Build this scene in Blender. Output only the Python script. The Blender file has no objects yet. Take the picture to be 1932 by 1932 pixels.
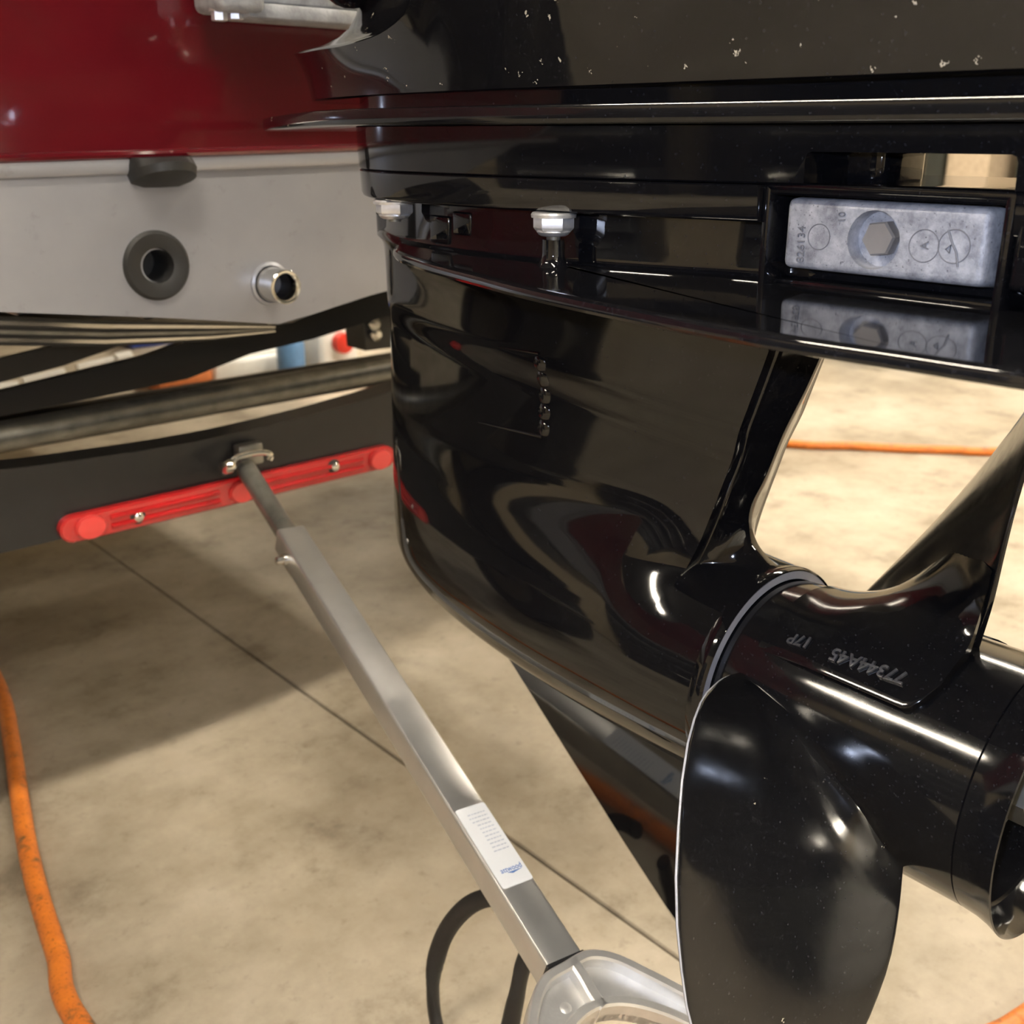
import bpy, bmesh, math, random
from mathutils import Vector, Matrix
random.seed(7)
R = math.radians
C = bpy.context.scene
COL = C.collection

# ------------------------------------------------------------------ camera, world, lights, exposure
CAM_H, YAW, PITCH, FPX = .58, 41.5, 19.7, 2000.0
cam_d = bpy.data.cameras.new('camera'); cam = bpy.data.objects.new('camera', cam_d); COL.objects.link(cam)
cam.location = (0, 0, CAM_H); cam.rotation_euler = (R(90 - PITCH), 0, R(-YAW))
cam_d.sensor_width = 36; cam_d.lens = FPX / 1932 * 36; cam_d.clip_start = .01
cam_d.dof.use_dof = True; cam_d.dof.focus_distance = .42; cam_d.dof.aperture_fstop = 18
C.camera = cam
w = bpy.data.worlds.new('world'); C.world = w; w.use_nodes = True
w.node_tree.nodes['Background'].inputs[0].default_value = (.9, .85, .75, 1)
w.node_tree.nodes['Background'].inputs[1].default_value = .02
C.view_settings.view_transform = 'Standard'; C.view_settings.look = 'None'
C.view_settings.exposure = 0.0; C.view_settings.gamma = 1; C.view_settings.use_curve_mapping = False
LAMP_E = 190.0
WARM = (1.0, .90, .74)
fl = bpy.data.lights.new('phone_flash', 'AREA'); fl.shape = 'DISK'; fl.size = .008; fl.energy = 1.2; fl.color = (.66, .76, 1.0)
flo = bpy.data.objects.new('phone_flash', fl); COL.objects.link(flo)
flo.location = (-.012, .008, .60); flo.rotation_euler = (R(90 - PITCH), 0, R(-YAW))

# ray through a photo pixel, met with the plane axis = v   (gives real 3D points of things standing there)
_y, _p = R(YAW), R(PITCH)
FW = Vector((math.sin(_y) * math.cos(_p), math.cos(_y) * math.cos(_p), -math.sin(_p)))
RT = Vector((math.cos(_y), -math.sin(_y), 0)); UP = RT.cross(FW)
def at(x, y, ax, v):
    d = RT * ((x - 966) / FPX) - UP * ((y - 966) / FPX) + FW
    o = Vector((0, 0, CAM_H)); t = (v - o[ax]) / d[ax]
    return o + d * t
def atp(x, y, p0, n):
    d = RT * ((x - 966) / FPX) - UP * ((y - 966) / FPX) + FW
    o = Vector((0, 0, CAM_H)); return o + d * ((p0 - o).dot(n) / d.dot(n))

# ------------------------------------------------------------------ materials
def newmat(name):
    m = bpy.data.materials.new(name); m.use_nodes = True
    nt = m.node_tree; return m, nt, nt.nodes['Principled BSDF']
def N(nt, t, **kw):
    n = nt.nodes.new(t)
    for k, v in kw.items():
        if k in n.inputs: n.inputs[k].default_value = v
        else: setattr(n, k, v)
    return n
def ramp(nt, src, stops):
    r = nt.nodes.new('ShaderNodeValToRGB'); e = r.color_ramp.elements
    e[0].position, e[0].color = stops[0][0], (*stops[0][1], 1)
    e[1].position, e[1].color = stops[1][0], (*stops[1][1], 1)
    for p, c in stops[2:]:
        x = e.new(p); x.color = (*c, 1)
    nt.links.new(src, r.inputs[0]); return r
def coords(nt, scale=None):
    t = nt.nodes.new('ShaderNodeNewGeometry'); o = t.outputs['Position']
    if scale:
        mp = nt.nodes.new('ShaderNodeMapping'); mp.inputs['Scale'].default_value = scale
        nt.links.new(o, mp.inputs[0]); o = mp.outputs[0]
    return o
def noise(nt, scale, detail=3, rough=.5, vec=None):
    n = nt.nodes.new('ShaderNodeTexNoise'); n.inputs['Scale'].default_value = scale
    n.inputs['Detail'].default_value = detail; n.inputs['Roughness'].default_value = rough
    nt.links.new(vec if vec else coords(nt), n.inputs['Vector']); return n
def mixc(nt, fac, a, b):
    m = nt.nodes.new('ShaderNodeMix'); m.data_type = 'RGBA'
    if isinstance(fac, float): m.inputs[0].default_value = fac
    else: nt.links.new(fac, m.inputs[0])
    for i, v in ((6, a), (7, b)):
        if isinstance(v, tuple): m.inputs[i].default_value = (*v, 1)
        else: nt.links.new(v, m.inputs[i])
    return m.outputs[2]
def bump(nt, b, h, strength=.2, dist=.001):
    n = nt.nodes.new('ShaderNodeBump'); n.inputs['Strength'].default_value = strength; n.inputs['Distance'].default_value = dist
    nt.links.new(h, n.inputs['Height']); nt.links.new(n.outputs[0], b.inputs['Normal'])
def simple(name, col, rough=.5, metal=0.0, coat=0.0, var=.12, scale=60, bmp=0.0, bscale=300):
    m, nt, b = newmat(name)
    n = noise(nt, scale, 4)
    lo = tuple(max(0, c * (1 - var)) for c in col); hi = tuple(min(1, c * (1 + var)) for c in col)
    r = ramp(nt, n.outputs[0], [(.3, lo), (.7, hi)])
    nt.links.new(r.outputs[0], b.inputs['Base Color'])
    b.inputs['Roughness'].default_value = rough; b.inputs['Metallic'].default_value = metal; b.inputs['Coat Weight'].default_value = coat
    if bmp:
        n2 = noise(nt, bscale, 3); bump(nt, b, n2.outputs[0], bmp)
    return m
def gloss_black(name, rough=.06, specks=0.0, scuff=0.0, base=(.0045, .0045, .0055), flake=.6):
    m, nt, b = newmat(name)
    v = nt.nodes.new('ShaderNodeTexVoronoi'); v.inputs['Scale'].default_value = 1500
    nt.links.new(coords(nt), v.inputs['Vector'])
    fr = ramp(nt, v.outputs['Color'], [(.80, base), (.97, tuple(c * 5 * flake + .004 for c in base))])
    col = fr.outputs[0]
    if specks:
        v2 = nt.nodes.new('ShaderNodeTexVoronoi'); v2.inputs['Scale'].default_value = 170
        nz = noise(nt, 700, 2); mp = nt.nodes.new('ShaderNodeMix'); mp.data_type = 'VECTOR'; mp.inputs[0].default_value = .006
        nt.links.new(coords(nt), mp.inputs[4]); nt.links.new(nz.outputs['Color'], mp.inputs[5]); nt.links.new(mp.outputs[1], v2.inputs['Vector'])
        near = nt.nodes.new('ShaderNodeMath'); near.operation = 'LESS_THAN'; near.inputs[1].default_value = .13
        nt.links.new(v2.outputs['Distance'], near.inputs[0])
        sep = nt.nodes.new('ShaderNodeSeparateColor'); nt.links.new(v2.outputs['Color'], sep.inputs[0])
        pick = nt.nodes.new('ShaderNodeMath'); pick.operation = 'LESS_THAN'; pick.inputs[1].default_value = specks
        nt.links.new(sep.outputs[0], pick.inputs[0])
        mul = nt.nodes.new('ShaderNodeMath'); mul.operation = 'MULTIPLY'
        nt.links.new(near.outputs[0], mul.inputs[0]); nt.links.new(pick.outputs[0], mul.inputs[1])
        col = mixc(nt, mul.outputs[0], col, (.42, .38, .30))
    nt.links.new(col, b.inputs['Base Color'])
    b.inputs['Roughness'].default_value = rough
    b.inputs['Specular IOR Level'].default_value = .5
    if scuff:
        n = noise(nt, 90, 5, .65, coords(nt, (1, .25, 1)))
        rr = ramp(nt, n.outputs[0], [(.40, (rough,) * 3), (.75, (rough + scuff,) * 3)])
        nt.links.new(rr.outputs[0], b.inputs['Roughness'])
    n3 = noise(nt, 25, 2); bump(nt, b, n3.outputs[0], .015, .001)
    return m
BLACK = gloss_black('black_gloss_paint')
COWLM = gloss_black('speckled_black_paint', .07, specks=.22)
TRIMM = gloss_black('black_trim_paint', .10, specks=.05)
PROPM = gloss_black('black_propeller_paint', .08, scuff=.10, base=(.006, .006, .007))
BLADEM = gloss_black('black_blade_paint', .11, specks=.02, scuff=.10, base=(.006, .006, .007))
LETTERM = simple('glint_grey_lettering', (.055, .055, .06), .32, var=.5, scale=400)  # grey lighter than the hub paint, standing in for glints on raised letters
DARKIN = simple('matt_black_inside', (.008, .008, .009), .5)
RUBBER = simple('black_rubber', (.0095, .0095, .010), .55, bmp=.1)
RUBGRAY = simple('dark_grey_rubber', (.010, .010, .0105), .55)
WEATHER = simple('weathered_cast_metal', (.34, .35, .37), .62, .3, var=.25, scale=120, bmp=.4, bscale=500)
TRAILER = simple('black_trailer_paint', (.008, .0083, .0095), .36, bmp=.05)
STEEL = simple('dull_steel', (.24, .235, .21), .38, .75, var=.25)
ZINCB = simple('zinc_plated_steel', (.72, .72, .73), .33, .75, var=.1, scale=250)
BOLTM = simple('dull_bolt_steel', (.40, .39, .39), .42, .6)
CHROME = simple('bright_steel', (.72, .71, .68), .18, 1.0)
ALU = simple('brushed_aluminium', (.66, .66, .65), .36, .85, var=.07, scale=35, bmp=.03, bscale=500)
CAST = simple('cast_aluminium', (.74, .73, .71), .40, .75, var=.08, scale=80, bmp=.10, bscale=700)
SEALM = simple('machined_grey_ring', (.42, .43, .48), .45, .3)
def m_anode():
    m, nt, b = newmat('chalky_zinc')
    n = noise(nt, 110, 7, .7); n2 = noise(nt, 900, 3, .6)
    r = ramp(nt, n.outputs[0], [(.34, (.20, .205, .235)), (.48, (.36, .37, .41)), (.66, (.55, .56, .60))])
    pit = ramp(nt, n2.outputs[0], [(.28, (.10, .10, .11)), (.36, (1, 1, 1))])
    mm = nt.nodes.new('ShaderNodeMix'); mm.data_type = 'RGBA'; mm.blend_type = 'MULTIPLY'; mm.inputs[0].default_value = .8
    nt.links.new(r.outputs[0], mm.inputs[6]); nt.links.new(pit.outputs[0], mm.inputs[7])
    nt.links.new(mm.outputs[2], b.inputs['Base Color'])
    b.inputs['Roughness'].default_value = .55; b.inputs['Metallic'].default_value = .25
    bump(nt, b, n2.outputs[0], .35, .0006); return m
ANODEM = m_anode()
ANODED = simple('darker_zinc', (.20, .202, .22), .6, .2)  # darker grey than the block, for the raised marks
def m_red():
    m, nt, b = newmat('red_gelcoat')
    n = noise(nt, 5, 5); r = ramp(nt, n.outputs[0], [(.3, (.078, .0045, .008)), (.7, (.105, .006, .010))])
    v = nt.nodes.new('ShaderNodeTexVoronoi'); v.inputs['Scale'].default_value = 24; nt.links.new(coords(nt), v.inputs['Vector'])
    lt = nt.nodes.new('ShaderNodeMath'); lt.operation = 'LESS_THAN'; lt.inputs[1].default_value = .035; nt.links.new(v.outputs['Distance'], lt.inputs[0])
    col = mixc(nt, lt.outputs[0], r.outputs[0], (.35, .12, .10))
    nt.links.new(col, b.inputs['Base Color']); b.inputs['Roughness'].default_value = .14; b.inputs['Coat Weight'].default_value = 1.0
    b.inputs['Coat Roughness'].default_value = .05
    n2 = noise(nt, 18, 4); bump(nt, b, n2.outputs[0], .035, .002); return m
RED = m_red()
def m_silver():
    m, nt, b = newmat('silver_hull_paint')
    n = noise(nt, 7, 5, .6); r = ramp(nt, n.outputs[0], [(.3, (.285, .29, .32)), (.7, (.36, .365, .39))])
    n2 = noise(nt, 60, 4, .7); d = ramp(nt, n2.outputs[0], [(.26, (.55, .52, .48)), (.40, (1, 1, 1))])
    mm = nt.nodes.new('ShaderNodeMix'); mm.data_type = 'RGBA'; mm.blend_type = 'MULTIPLY'; mm.inputs[0].default_value = .35
    nt.links.new(r.outputs[0], mm.inputs[6]); nt.links.new(d.outputs[0], mm.inputs[7])
    nt.links.new(mm.outputs[2], b.inputs['Base Color']); b.inputs['Roughness'].default_value = .34; b.inputs['Metallic'].default_value = .45
    return m
SILVER = m_silver()
HULLB = simple('shiny_hull_bottom', (.62, .60, .56), .16, .9, var=.15, scale=20)
def m_floor():
    m, nt, b = newmat('stained_concrete')
    a = noise(nt, 2.3, 8, .65); f = noise(nt, 8.0, 8, .70); g = noise(nt, 60, 5, .7)
    r = ramp(nt, a.outputs[0], [(.32, (.27, .222, .160)), (.48, (.40, .347, .268)), (.66, (.52, .464, .375))])
    r2 = ramp(nt, f.outputs[0], [(.33, (.50, .47, .44)), (.45, (.84, .83, .81)), (.58, (1, 1, 1)), (.78, (1.0, .98, .94))])
    mm = nt.nodes.new('ShaderNodeMix'); mm.data_type = 'RGBA'; mm.blend_type = 'MULTIPLY'; mm.inputs[0].default_value = .95
    nt.links.new(r.outputs[0], mm.inputs[6]); nt.links.new(r2.outputs[0], mm.inputs[7])
    r3 = ramp(nt, g.outputs[0], [(.30, (.6, .58, .55)), (.42, (1, 1, 1))])
    m2 = nt.nodes.new('ShaderNodeMix'); m2.data_type = 'RGBA'; m2.blend_type = 'MULTIPLY'; m2.inputs[0].default_value = .5
    nt.links.new(mm.outputs[2], m2.inputs[6]); nt.links.new(r3.outputs[0], m2.inputs[7])
    nt.links.new(m2.outputs[2], b.inputs['Base Color'])
    b.inputs['Roughness'].default_value = .55
    bump(nt, b, g.outputs[0], .12, .002); return m
FLOORM = m_floor()
GROUT = simple('dark_joint_dirt', (.05, .042, .032), .9)
WALLM = simple('tan_wall_paint', (.50, .42, .30), .7, scale=3)
CEILM = simple('dark_ceiling', (.05, .047, .043), .8, scale=3)
def m_hose():
    m, nt, b = newmat('worn_orange_rubber')
    n = noise(nt, 45, 6, .7); r = ramp(nt, n.outputs[0], [(.33, (.16, .075, .03)), (.43, (.62, .17, .025)), (.7, (.78, .23, .03))])
    n2 = noise(nt, 350, 4, .7); d = ramp(nt, n2.outputs[0], [(.33, (.22, .16, .12)), (.43, (1, 1, 1))])
    mm = nt.nodes.new('ShaderNodeMix'); mm.data_type = 'RGBA'; mm.blend_type = 'MULTIPLY'; mm.inputs[0].default_value = .8
    nt.links.new(r.outputs[0], mm.inputs[6]); nt.links.new(d.outputs[0], mm.inputs[7])
    nt.links.new(mm.outputs[2], b.inputs['Base Color']); b.inputs['Roughness'].default_value = .45; bump(nt, b, n2.outputs[0], .1); return m
HOSEM = m_hose()
LENS = simple('red_lens', (.42, .012, .014), .22, coat=.6, var=.05)
LENS2 = simple('pale_red_lens', (.62, .05, .045), .32, coat=.4, var=.05)
WHITE = simple('white_plastic', (.80, .80, .77), .4, var=.04)
LABELM = simple('white_label_paper', (.86, .88, .90), .5, var=.02)
BLUEINK = simple('blue_ink', (.10, .22, .55), .5)
GREYINK = simple('pale_grey_ink', (.58, .62, .70), .6)
REDP = simple('red_plastic', (.60, .03, .015), .35)
BLUEP = simple('blue_plastic', (.02, .05, .30), .35)
BLUEL = simple('light_blue_plastic', (.10, .22, .42), .4)
YELLOW = simple('yellow_paint', (.45, .32, .02), .4)
GREENP = simple('dark_green_paint', (.012, .015, .012), .5)
ORANGEP = simple('orange_plastic', (.65, .20, .06), .5)
BROWNP = simple('tan_cardboard', (.40, .32, .23), .8)
def m_emit(name, col, s):
    m, nt, b = newmat(name)
    b.inputs['Base Color'].default_value = (*col, 1); b.inputs['Emission Color'].default_value = (*col, 1); b.inputs['Emission Strength'].default_value = s
    return m
TUBEM = m_emit('lit_fluorescent_tube', WARM, LAMP_E)

# ------------------------------------------------------------------ mesh helpers
def wloc(o):
    v = Vector((0, 0, 0))
    while o: v = v + o.location; o = o.parent
    return v
def smooth_bm(bm, ang=35):
    for f in bm.faces: f.smooth = True
    a = R(ang)
    for e in bm.edges:
        if len(e.link_faces) == 2 and e.calc_face_angle(0) > a: e.smooth = False
def obj(name, bm, mat, parent=None, ang=35, loc=None, **props):
    """bm is in world coordinates; parented meshes are stored relative to their parent's base"""
    bmesh.ops.recalc_face_normals(bm, faces=bm.faces)
    smooth_bm(bm, ang)
    base = Vector(loc) if loc is not None else (wloc(parent) if parent else Vector((0, 0, 0)))
    if base.length: bmesh.ops.translate(bm, verts=bm.verts, vec=-base)
    me = bpy.data.meshes.new(name); bm.to_mesh(me); bm.free()
    me.materials.append(mat)
    o = bpy.data.objects.new(name, me); COL.objects.link(o)
    if parent: o.parent = parent
    if loc is not None: o.location = base - (wloc(parent) if parent else Vector((0, 0, 0)))
    for k, v in props.items(): o[k] = v
    return o
def thing(name, label, cat, loc, group=None):
    o = bpy.data.objects.new(name, None); COL.objects.link(o); o.location = loc
    o.empty_display_size = .05; o['label'] = label; o['category'] = cat
    if group: o['group'] = group
    return o
def tag(o, label, cat, group=None):
    o['label'] = label; o['category'] = cat
    if group: o['group'] = group
    return o
def BM(): return bmesh.new()
def add_loft(bm, rings, closed=True, cap0=False, cap1=False):
    vs = [[bm.verts.new(p) for p in r] for r in rings]
    n = len(rings[0])
    for a, b in zip(vs[:-1], vs[1:]):
        for i in range(n if closed else n - 1):
            j = (i + 1) % n
            try: bm.faces.new((a[i], a[j], b[j], b[i]))
            except ValueError: pass
    if cap0: bm.faces.new(vs[0][::-1])
    if cap1: bm.faces.new(vs[-1])
    return vs
def add_box(bm, lo, hi, bev=0.0, seg=2, mat=None):
    r = bmesh.ops.create_cube(bm, size=1)
    vs = r['verts']; lo, hi = Vector(lo), Vector(hi); c = (lo + hi) / 2; d = hi - lo
    for v in vs: v.co = Vector((v.co.x * d.x, v.co.y * d.y, v.co.z * d.z)) + c
    es = list({e for v in vs for e in v.link_edges})
    if bev:
        rb = bmesh.ops.bevel(bm, geom=es, offset=bev, segments=seg, affect='EDGES', profile=.5)
        vs = list({v for f in rb['faces'] for v in f.verts} | {v for v in vs if v.is_valid})
    if mat:
        for v in vs: v.co = mat @ v.co
    return vs
def frame(d, up=Vector((0, 0, 1))):
    d = d.normalized(); s = d.cross(up)
    if s.length < 1e-4: s = d.cross(Vector((1, 0, 0)))
    s.normalize(); return d, s, s.cross(d)
def catmull(pts, n=8, closed=False):
    pts = [Vector(p) for p in pts]; out = []; L = len(pts)
    for i in range(L if closed else L - 1):
        g = lambda k: pts[k % L] if closed else pts[max(0, min(L - 1, k))]
        p0, p1, p2, p3 = g(i - 1), g(i), g(i + 1), g(i + 2)
        for k in range(n):
            t = k / n
            out.append(.5 * ((2 * p1) + (p2 - p0) * t + (2 * p0 - 5 * p1 + 4 * p2 - p3) * t * t + (3 * p1 - p0 - 3 * p2 + p3) * t ** 3))
    if not closed: out.append(pts[-1])
    return out
def add_tube(bm, pts, rad, seg=12, caps=True, sec=None, closed=False, up=Vector((0, 0, 1))):
    """sweeps a circle (or section sec of (side, up) offsets) along pts"""
    pts = [Vector(p) for p in pts]; rings = []
    L = len(pts)
    for i, p in enumerate(pts):
        if closed: d = pts[(i + 1) % L] - pts[i - 1]
        else: d = pts[min(L - 1, i + 1)] - pts[max(0, i - 1)]
        d, s, u = frame(d, up)
        r = rad[i] if isinstance(rad, (list, tuple)) else rad
        if sec: rings.append([p + s * a + u * b for a, b in sec])
        else: rings.append([p + s * (r * math.cos(k * math.tau / seg)) + u * (r * math.sin(k * math.tau / seg)) for k in range(seg)])
    if closed: rings.append(rings[0])
    vs = add_loft(bm, rings, True, caps and not closed, caps and not closed)
    if closed: bmesh.ops.remove_doubles(bm, verts=bm.verts, dist=1e-6)
    return vs
def add_rev(bm, prof, org, axis, seg=48, cap0=False, cap1=False, phase=0):
    """prof: list of (distance along axis, radius)"""
    d, s, u = frame(Vector(axis)); org = Vector(org)
    rings = [[org + d * h + s * (r * math.cos(phase + k * math.tau / seg)) + u * (r * math.sin(phase + k * math.tau / seg)) for k in range(seg)] for h, r in prof]
    return add_loft(bm, rings, True, cap0, cap1)
def add_prism(bm, poly, n, t):
    """poly: 3D polygon, extruded by vector n*t"""
    n = Vector(n) * t
    return add_loft(bm, [[Vector(p) for p in poly], [Vector(p) + n for p in poly]], True, True, True)
def rrect(w, h, r, k=3):
    out = []
    for cx, cy, a0 in ((w / 2 - r, h / 2 - r, 0), (-w / 2 + r, h / 2 - r, 90), (-w / 2 + r, -h / 2 + r, 180), (w / 2 - r, -h / 2 + r, 270)):
        for i in range(k + 1):
            a = R(a0 + 90 * i / k); out.append((cx + r * math.cos(a), cy + r * math.sin(a)))
    return out
def interp(tab, x):
    if x <= tab[0][0]: return tab[0][1]
    for (x0, y0), (x1, y1) in zip(tab[:-1], tab[1:]):
        if x <= x1: return y0 + (y1 - y0) * (x - x0) / (x1 - x0)
    return tab[-1][1]
def csp(tab, x):
    """smooth monotone-ish interpolation (Catmull-Rom on the table)"""
    if x <= tab[0][0]: return tab[0][1]
    if x >= tab[-1][0]: return tab[-1][1]
    for i in range(len(tab) - 1):
        if x <= tab[i + 1][0]: break
    x1, y1 = tab[i]; x2, y2 = tab[i + 1]; h = x2 - x1
    x0, y0 = tab[i - 1] if i else (x1 - h, 2 * y1 - y2)
    x3, y3 = tab[i + 2] if i + 2 < len(tab) else (x2 + h, 2 * y2 - y1)
    m1 = (y2 - y0) / (x2 - x0); m2 = (y3 - y1) / (x3 - x1); t = (x - x1) / h
    return (2 * t ** 3 - 3 * t * t + 1) * y1 + (t ** 3 - 2 * t * t + t) * h * m1 + (-2 * t ** 3 + 3 * t * t) * y2 + (t ** 3 - t * t) * h * m2
def sm(a, b, x):
    t = max(0, min(1, (x - a) / (b - a))); return t * t * (3 - 2 * t)
def smax(a, b, k):
    h = max(k - abs(a - b), 0) / k; return max(a, b) + h * h * k * .25
def text_bm(txt, size, ext, fn, bev=0.0):
    """lettering as mesh; fn(u, v, h) puts each point of the flat letter on the real surface"""
    cu = bpy.data.curves.new('lettering', 'FONT'); cu.body = txt; cu.size = size; cu.extrude = ext; cu.resolution_u = 3; cu.bevel_depth = bev; cu.bevel_resolution = 1
    o = bpy.data.objects.new('lettering', cu); COL.objects.link(o)
    bpy.context.view_layer.update()
    me = bpy.data.meshes.new_from_object(o.evaluated_get(bpy.context.evaluated_depsgraph_get()))
    bpy.data.objects.remove(o); bm = BM(); bm.from_mesh(me); bpy.data.meshes.remove(me); bpy.data.curves.remove(cu)
    bmesh.ops.remove_doubles(bm, verts=bm.verts, dist=size * .002)
    for v in bm.verts: v.co = fn(v.co.x, v.co.y, v.co.z + ext)
    return bm
def boolean_diff(o, cutter_bm):
    bmesh.ops.recalc_face_normals(cutter_bm, faces=cutter_bm.faces)
    me = bpy.data.meshes.new('cut'); cutter_bm.to_mesh(me); cutter_bm.free()
    c = bpy.data.objects.new('cut', me); COL.objects.link(c); c.location = wloc(o)
    bmx = BM(); bmx.from_mesh(me); bmesh.ops.translate(bmx, verts=bmx.verts, vec=-wloc(o)); bmx.to_mesh(me); bmx.free()
    md = o.modifiers.new('cut', 'BOOLEAN'); md.object = c; md.operation = 'DIFFERENCE'; md.solver = 'EXACT'
    bpy.context.view_layer.update()
    new = bpy.data.meshes.new_from_object(o.evaluated_get(bpy.context.evaluated_depsgraph_get()))
    o.modifiers.clear(); o.data = new; bpy.data.objects.remove(c)
    bm = BM(); bm.from_mesh(new); smooth_bm(bm, 30); bm.to_mesh(new); bm.free()

# ------------------------------------------------------------------ the room
def struct(name, bm, mat, parent=None, **kw):
    o = obj(name, bm, mat, parent, **kw)
    if not parent: o['kind'] = 'structure'
    return o
X0, X1, Y0, Y1, HT = -4.2, 4.6, -3.6, 7.5, 2.9
b = BM(); add_box(b, (X0, Y0, -.06), (X1, Y1, -.012)); floor = struct('floor', b, GROUT)
def slab(x0, x1, y0, y1):
    g = .0013
    bm = BM(); add_box(bm, (x0 + g, y0 + g, -.05), (x1 - g, y1 - g, 0), .0012, 1)
    struct('concrete_slab', bm, FLOORM, floor)
xs = [X0, -2.6, .512, 3.0, X1]; ys = [Y0, -2.2, 4.4, Y1]
for i in range(4):
    for j in range(3): slab(xs[i], xs[i + 1], ys[j], ys[j + 1])
for nm, lo, hi in (('wall_left', (X0 - .1, Y0, 0), (X0, Y1, HT)), ('wall_right', (X1, Y0, 0), (X1 + .1, Y1, HT)),
                   ('wall_front', (X0, Y1, 0), (X1, Y1 + .1, HT)), ('wall_back', (X0, Y0 - .1, 0), (X1, Y0, HT))):
    b = BM(); add_box(b, lo, hi); struct(nm, b, WALLM)
b = BM(); add_box(b, (X0, Y0, HT), (X1, Y1, HT + .1)); struct('ceiling', b, CEILM)
b = BM(); add_box(b, (-2.2, Y0 + .001, 0), (1.48, Y0 + .05, 2.3), .004); door = struct('added_white_door', b, WHITE)  # unseen white door added to brighten the reflection in the red transom
for k in range(4):
    for i in range(4):
        bm = BM(); add_box(bm, (-2.14 + i * .905, Y0 + .045, .05 + k * .565), (-1.29 + i * .905, Y0 + .062, .57 + k * .565), .008); obj('added_door_panel', bm, WHITE, door)
def lamp(x, y, along, L=1.2, wd=.16):
    t = thing('shop_light', 'white shop light with two lit tubes hanging under the dark ceiling', 'lamp', (x, y, 2.62), 'shop lights under the ceiling')
    hx, hy = (L / 2, wd / 2) if along == 'x' else (wd / 2, L / 2)
    bm = BM(); add_box(bm, (x - hx, y - hy, 2.64), (x + hx, y + hy, 2.70), .012); obj('housing', bm, WHITE, t)
    for s in (-1, 1):
        o = Vector((0, s * wd * .25, 0)) if along == 'x' else Vector((s * wd * .25, 0, 0))
        e = Vector((hx * .95, 0, 0)) if along == 'x' else Vector((0, hy * .95, 0))
        c = Vector((x, y, 2.615)) + o
        bm = BM(); add_tube(bm, [c - e, c + e], .019, 8); obj('tube', bm, TUBEM, t)
        for q in (-1, 1):
            bm = BM(); add_box(bm, c + e * q * 1.01 - Vector((.012,) * 3), c + e * q * 1.01 + Vector((.012, .012, .03)), .003, 1); obj('lamp_holder', bm, WHITE, t)
    for q in (-1, 1):
        e = Vector((hx * .7, 0, 0)) if along == 'x' else Vector((0, hy * .7, 0))
        p = Vector((x, y, 2.70)) + e * q
        bm = BM(); add_tube(bm, [p, p + Vector((0, 0, HT - 2.70))], .004, 6); obj('hanger', bm, STEEL, t)
for a in ((-2.0, 1.4, 'y'), (1.25, 1.75, 'y'), (-.6, -.45, 'x'), (1.5, -.45, 'x'), (-.2, -2.75, 'x'), (3.2, 1.2, 'y'), (3.2, 3.6, 'y'), (3.4, -1.8, 'y'), (-2.0, 4.4, 'y'), (.8, 4.6, 'y')): lamp(*a)  # the lamp nearest the back wall is unseen, added to brighten that wall

# ------------------------------------------------------------------ outboard motor
XC, ZC = .389, .3353
motor = thing('outboard_motor', 'glossy black outboard motor with three-bladed propeller hanging behind the boat', 'motor', (XC, .40, .150))

# -- gear case: strut above, bullet below, one skin
FRONT = [(.300, .497), (.311, .529), (.320, .541), (.3353, .5475), (.365, .5505), (.44, .5505), (.50, .551), (.535, .553)]
REAR = [(.3353, .2547), (.376, .2547), (.384, .2553), (.3885, .2576), (.392, .2622), (.397, .2685), (.403, .2722), (.409, .2735), (.419, .2715), (.430, .2670), (.454, .2590), (.4755, .2500), (.497, .2420), (.535, .2285)]
def ridge(z): return max(.0042, .250 + (.50 - z) * .318 - csp(REAR, z))
def wpart(y, z):
    yf, yr = csp(FRONT, z), csp(REAR, z)
    c = yf - yr; u = max(0, min(1, (yf - y) / c))
    t = .031 - .004 * sm(.36, .50, z) + .0045 * sm(.455 + .10 * (y - .40), .475 + .10 * (y - .40), z)
    a = math.sqrt((u / .42) * (2 - u / .42)) if u < .42 else 1 - .28 * ((u - .42) / .58) ** 1.6
    wv = t * a
    d = y - yr; e = ridge(z); on = sm(.380, .392, z)                  # chamfered trailing strip behind a groove
    if d < e: wv = wv * (1 - on) + on * (.0014 + (wv - .0062 - .0014) * (max(0, d) / e) ** .9)
    elif d < e + .0024: wv -= on * .0048 * math.sin(math.pi * min(1, .35 + .65 * (d - e) / .0024)) ** .5
    wv += .010 * math.exp(-max(0, .524 - z) / .007) * sm(0, .10, u) * sm(0, .2, 1 - u)
    return max(wv, .0012 * sm(0, .02, u))
EQ = [(.2547, .0545), (.30, .0545), (.345, .0535), (.39, .0508), (.43, .0465), (.47, .0400), (.505, .0310), (.530, .0195), (.542, .0105), (.5475, .0012)]
def gw(y, z):
    dz = z - ZC; st = wpart(y, z); eq = csp(EQ, y)
    if dz <= 1e-6: return eq
    tor = math.sqrt(max(0, .0545 ** 2 - dz * dz)) if dz < .0545 else -(dz - .0545) * .5
    aft = smax(st, tor, .018)
    bell = (1 - (dz / .085) ** 2) ** 2 if dz < .085 else 0
    fore = st + max(-.02, eq - wpart(y, ZC)) * bell
    c = sm(.275, .325, y); return aft * (1 - c) + fore * c
zs = [.3353 + .0543 * math.sin(R(a)) for a in range(0, 84, 4)] + [.3894 + i * .0009 for i in range(26)] + [.4130 + i * .003 for i in range(42)]
NU = 90
rows = []
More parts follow.
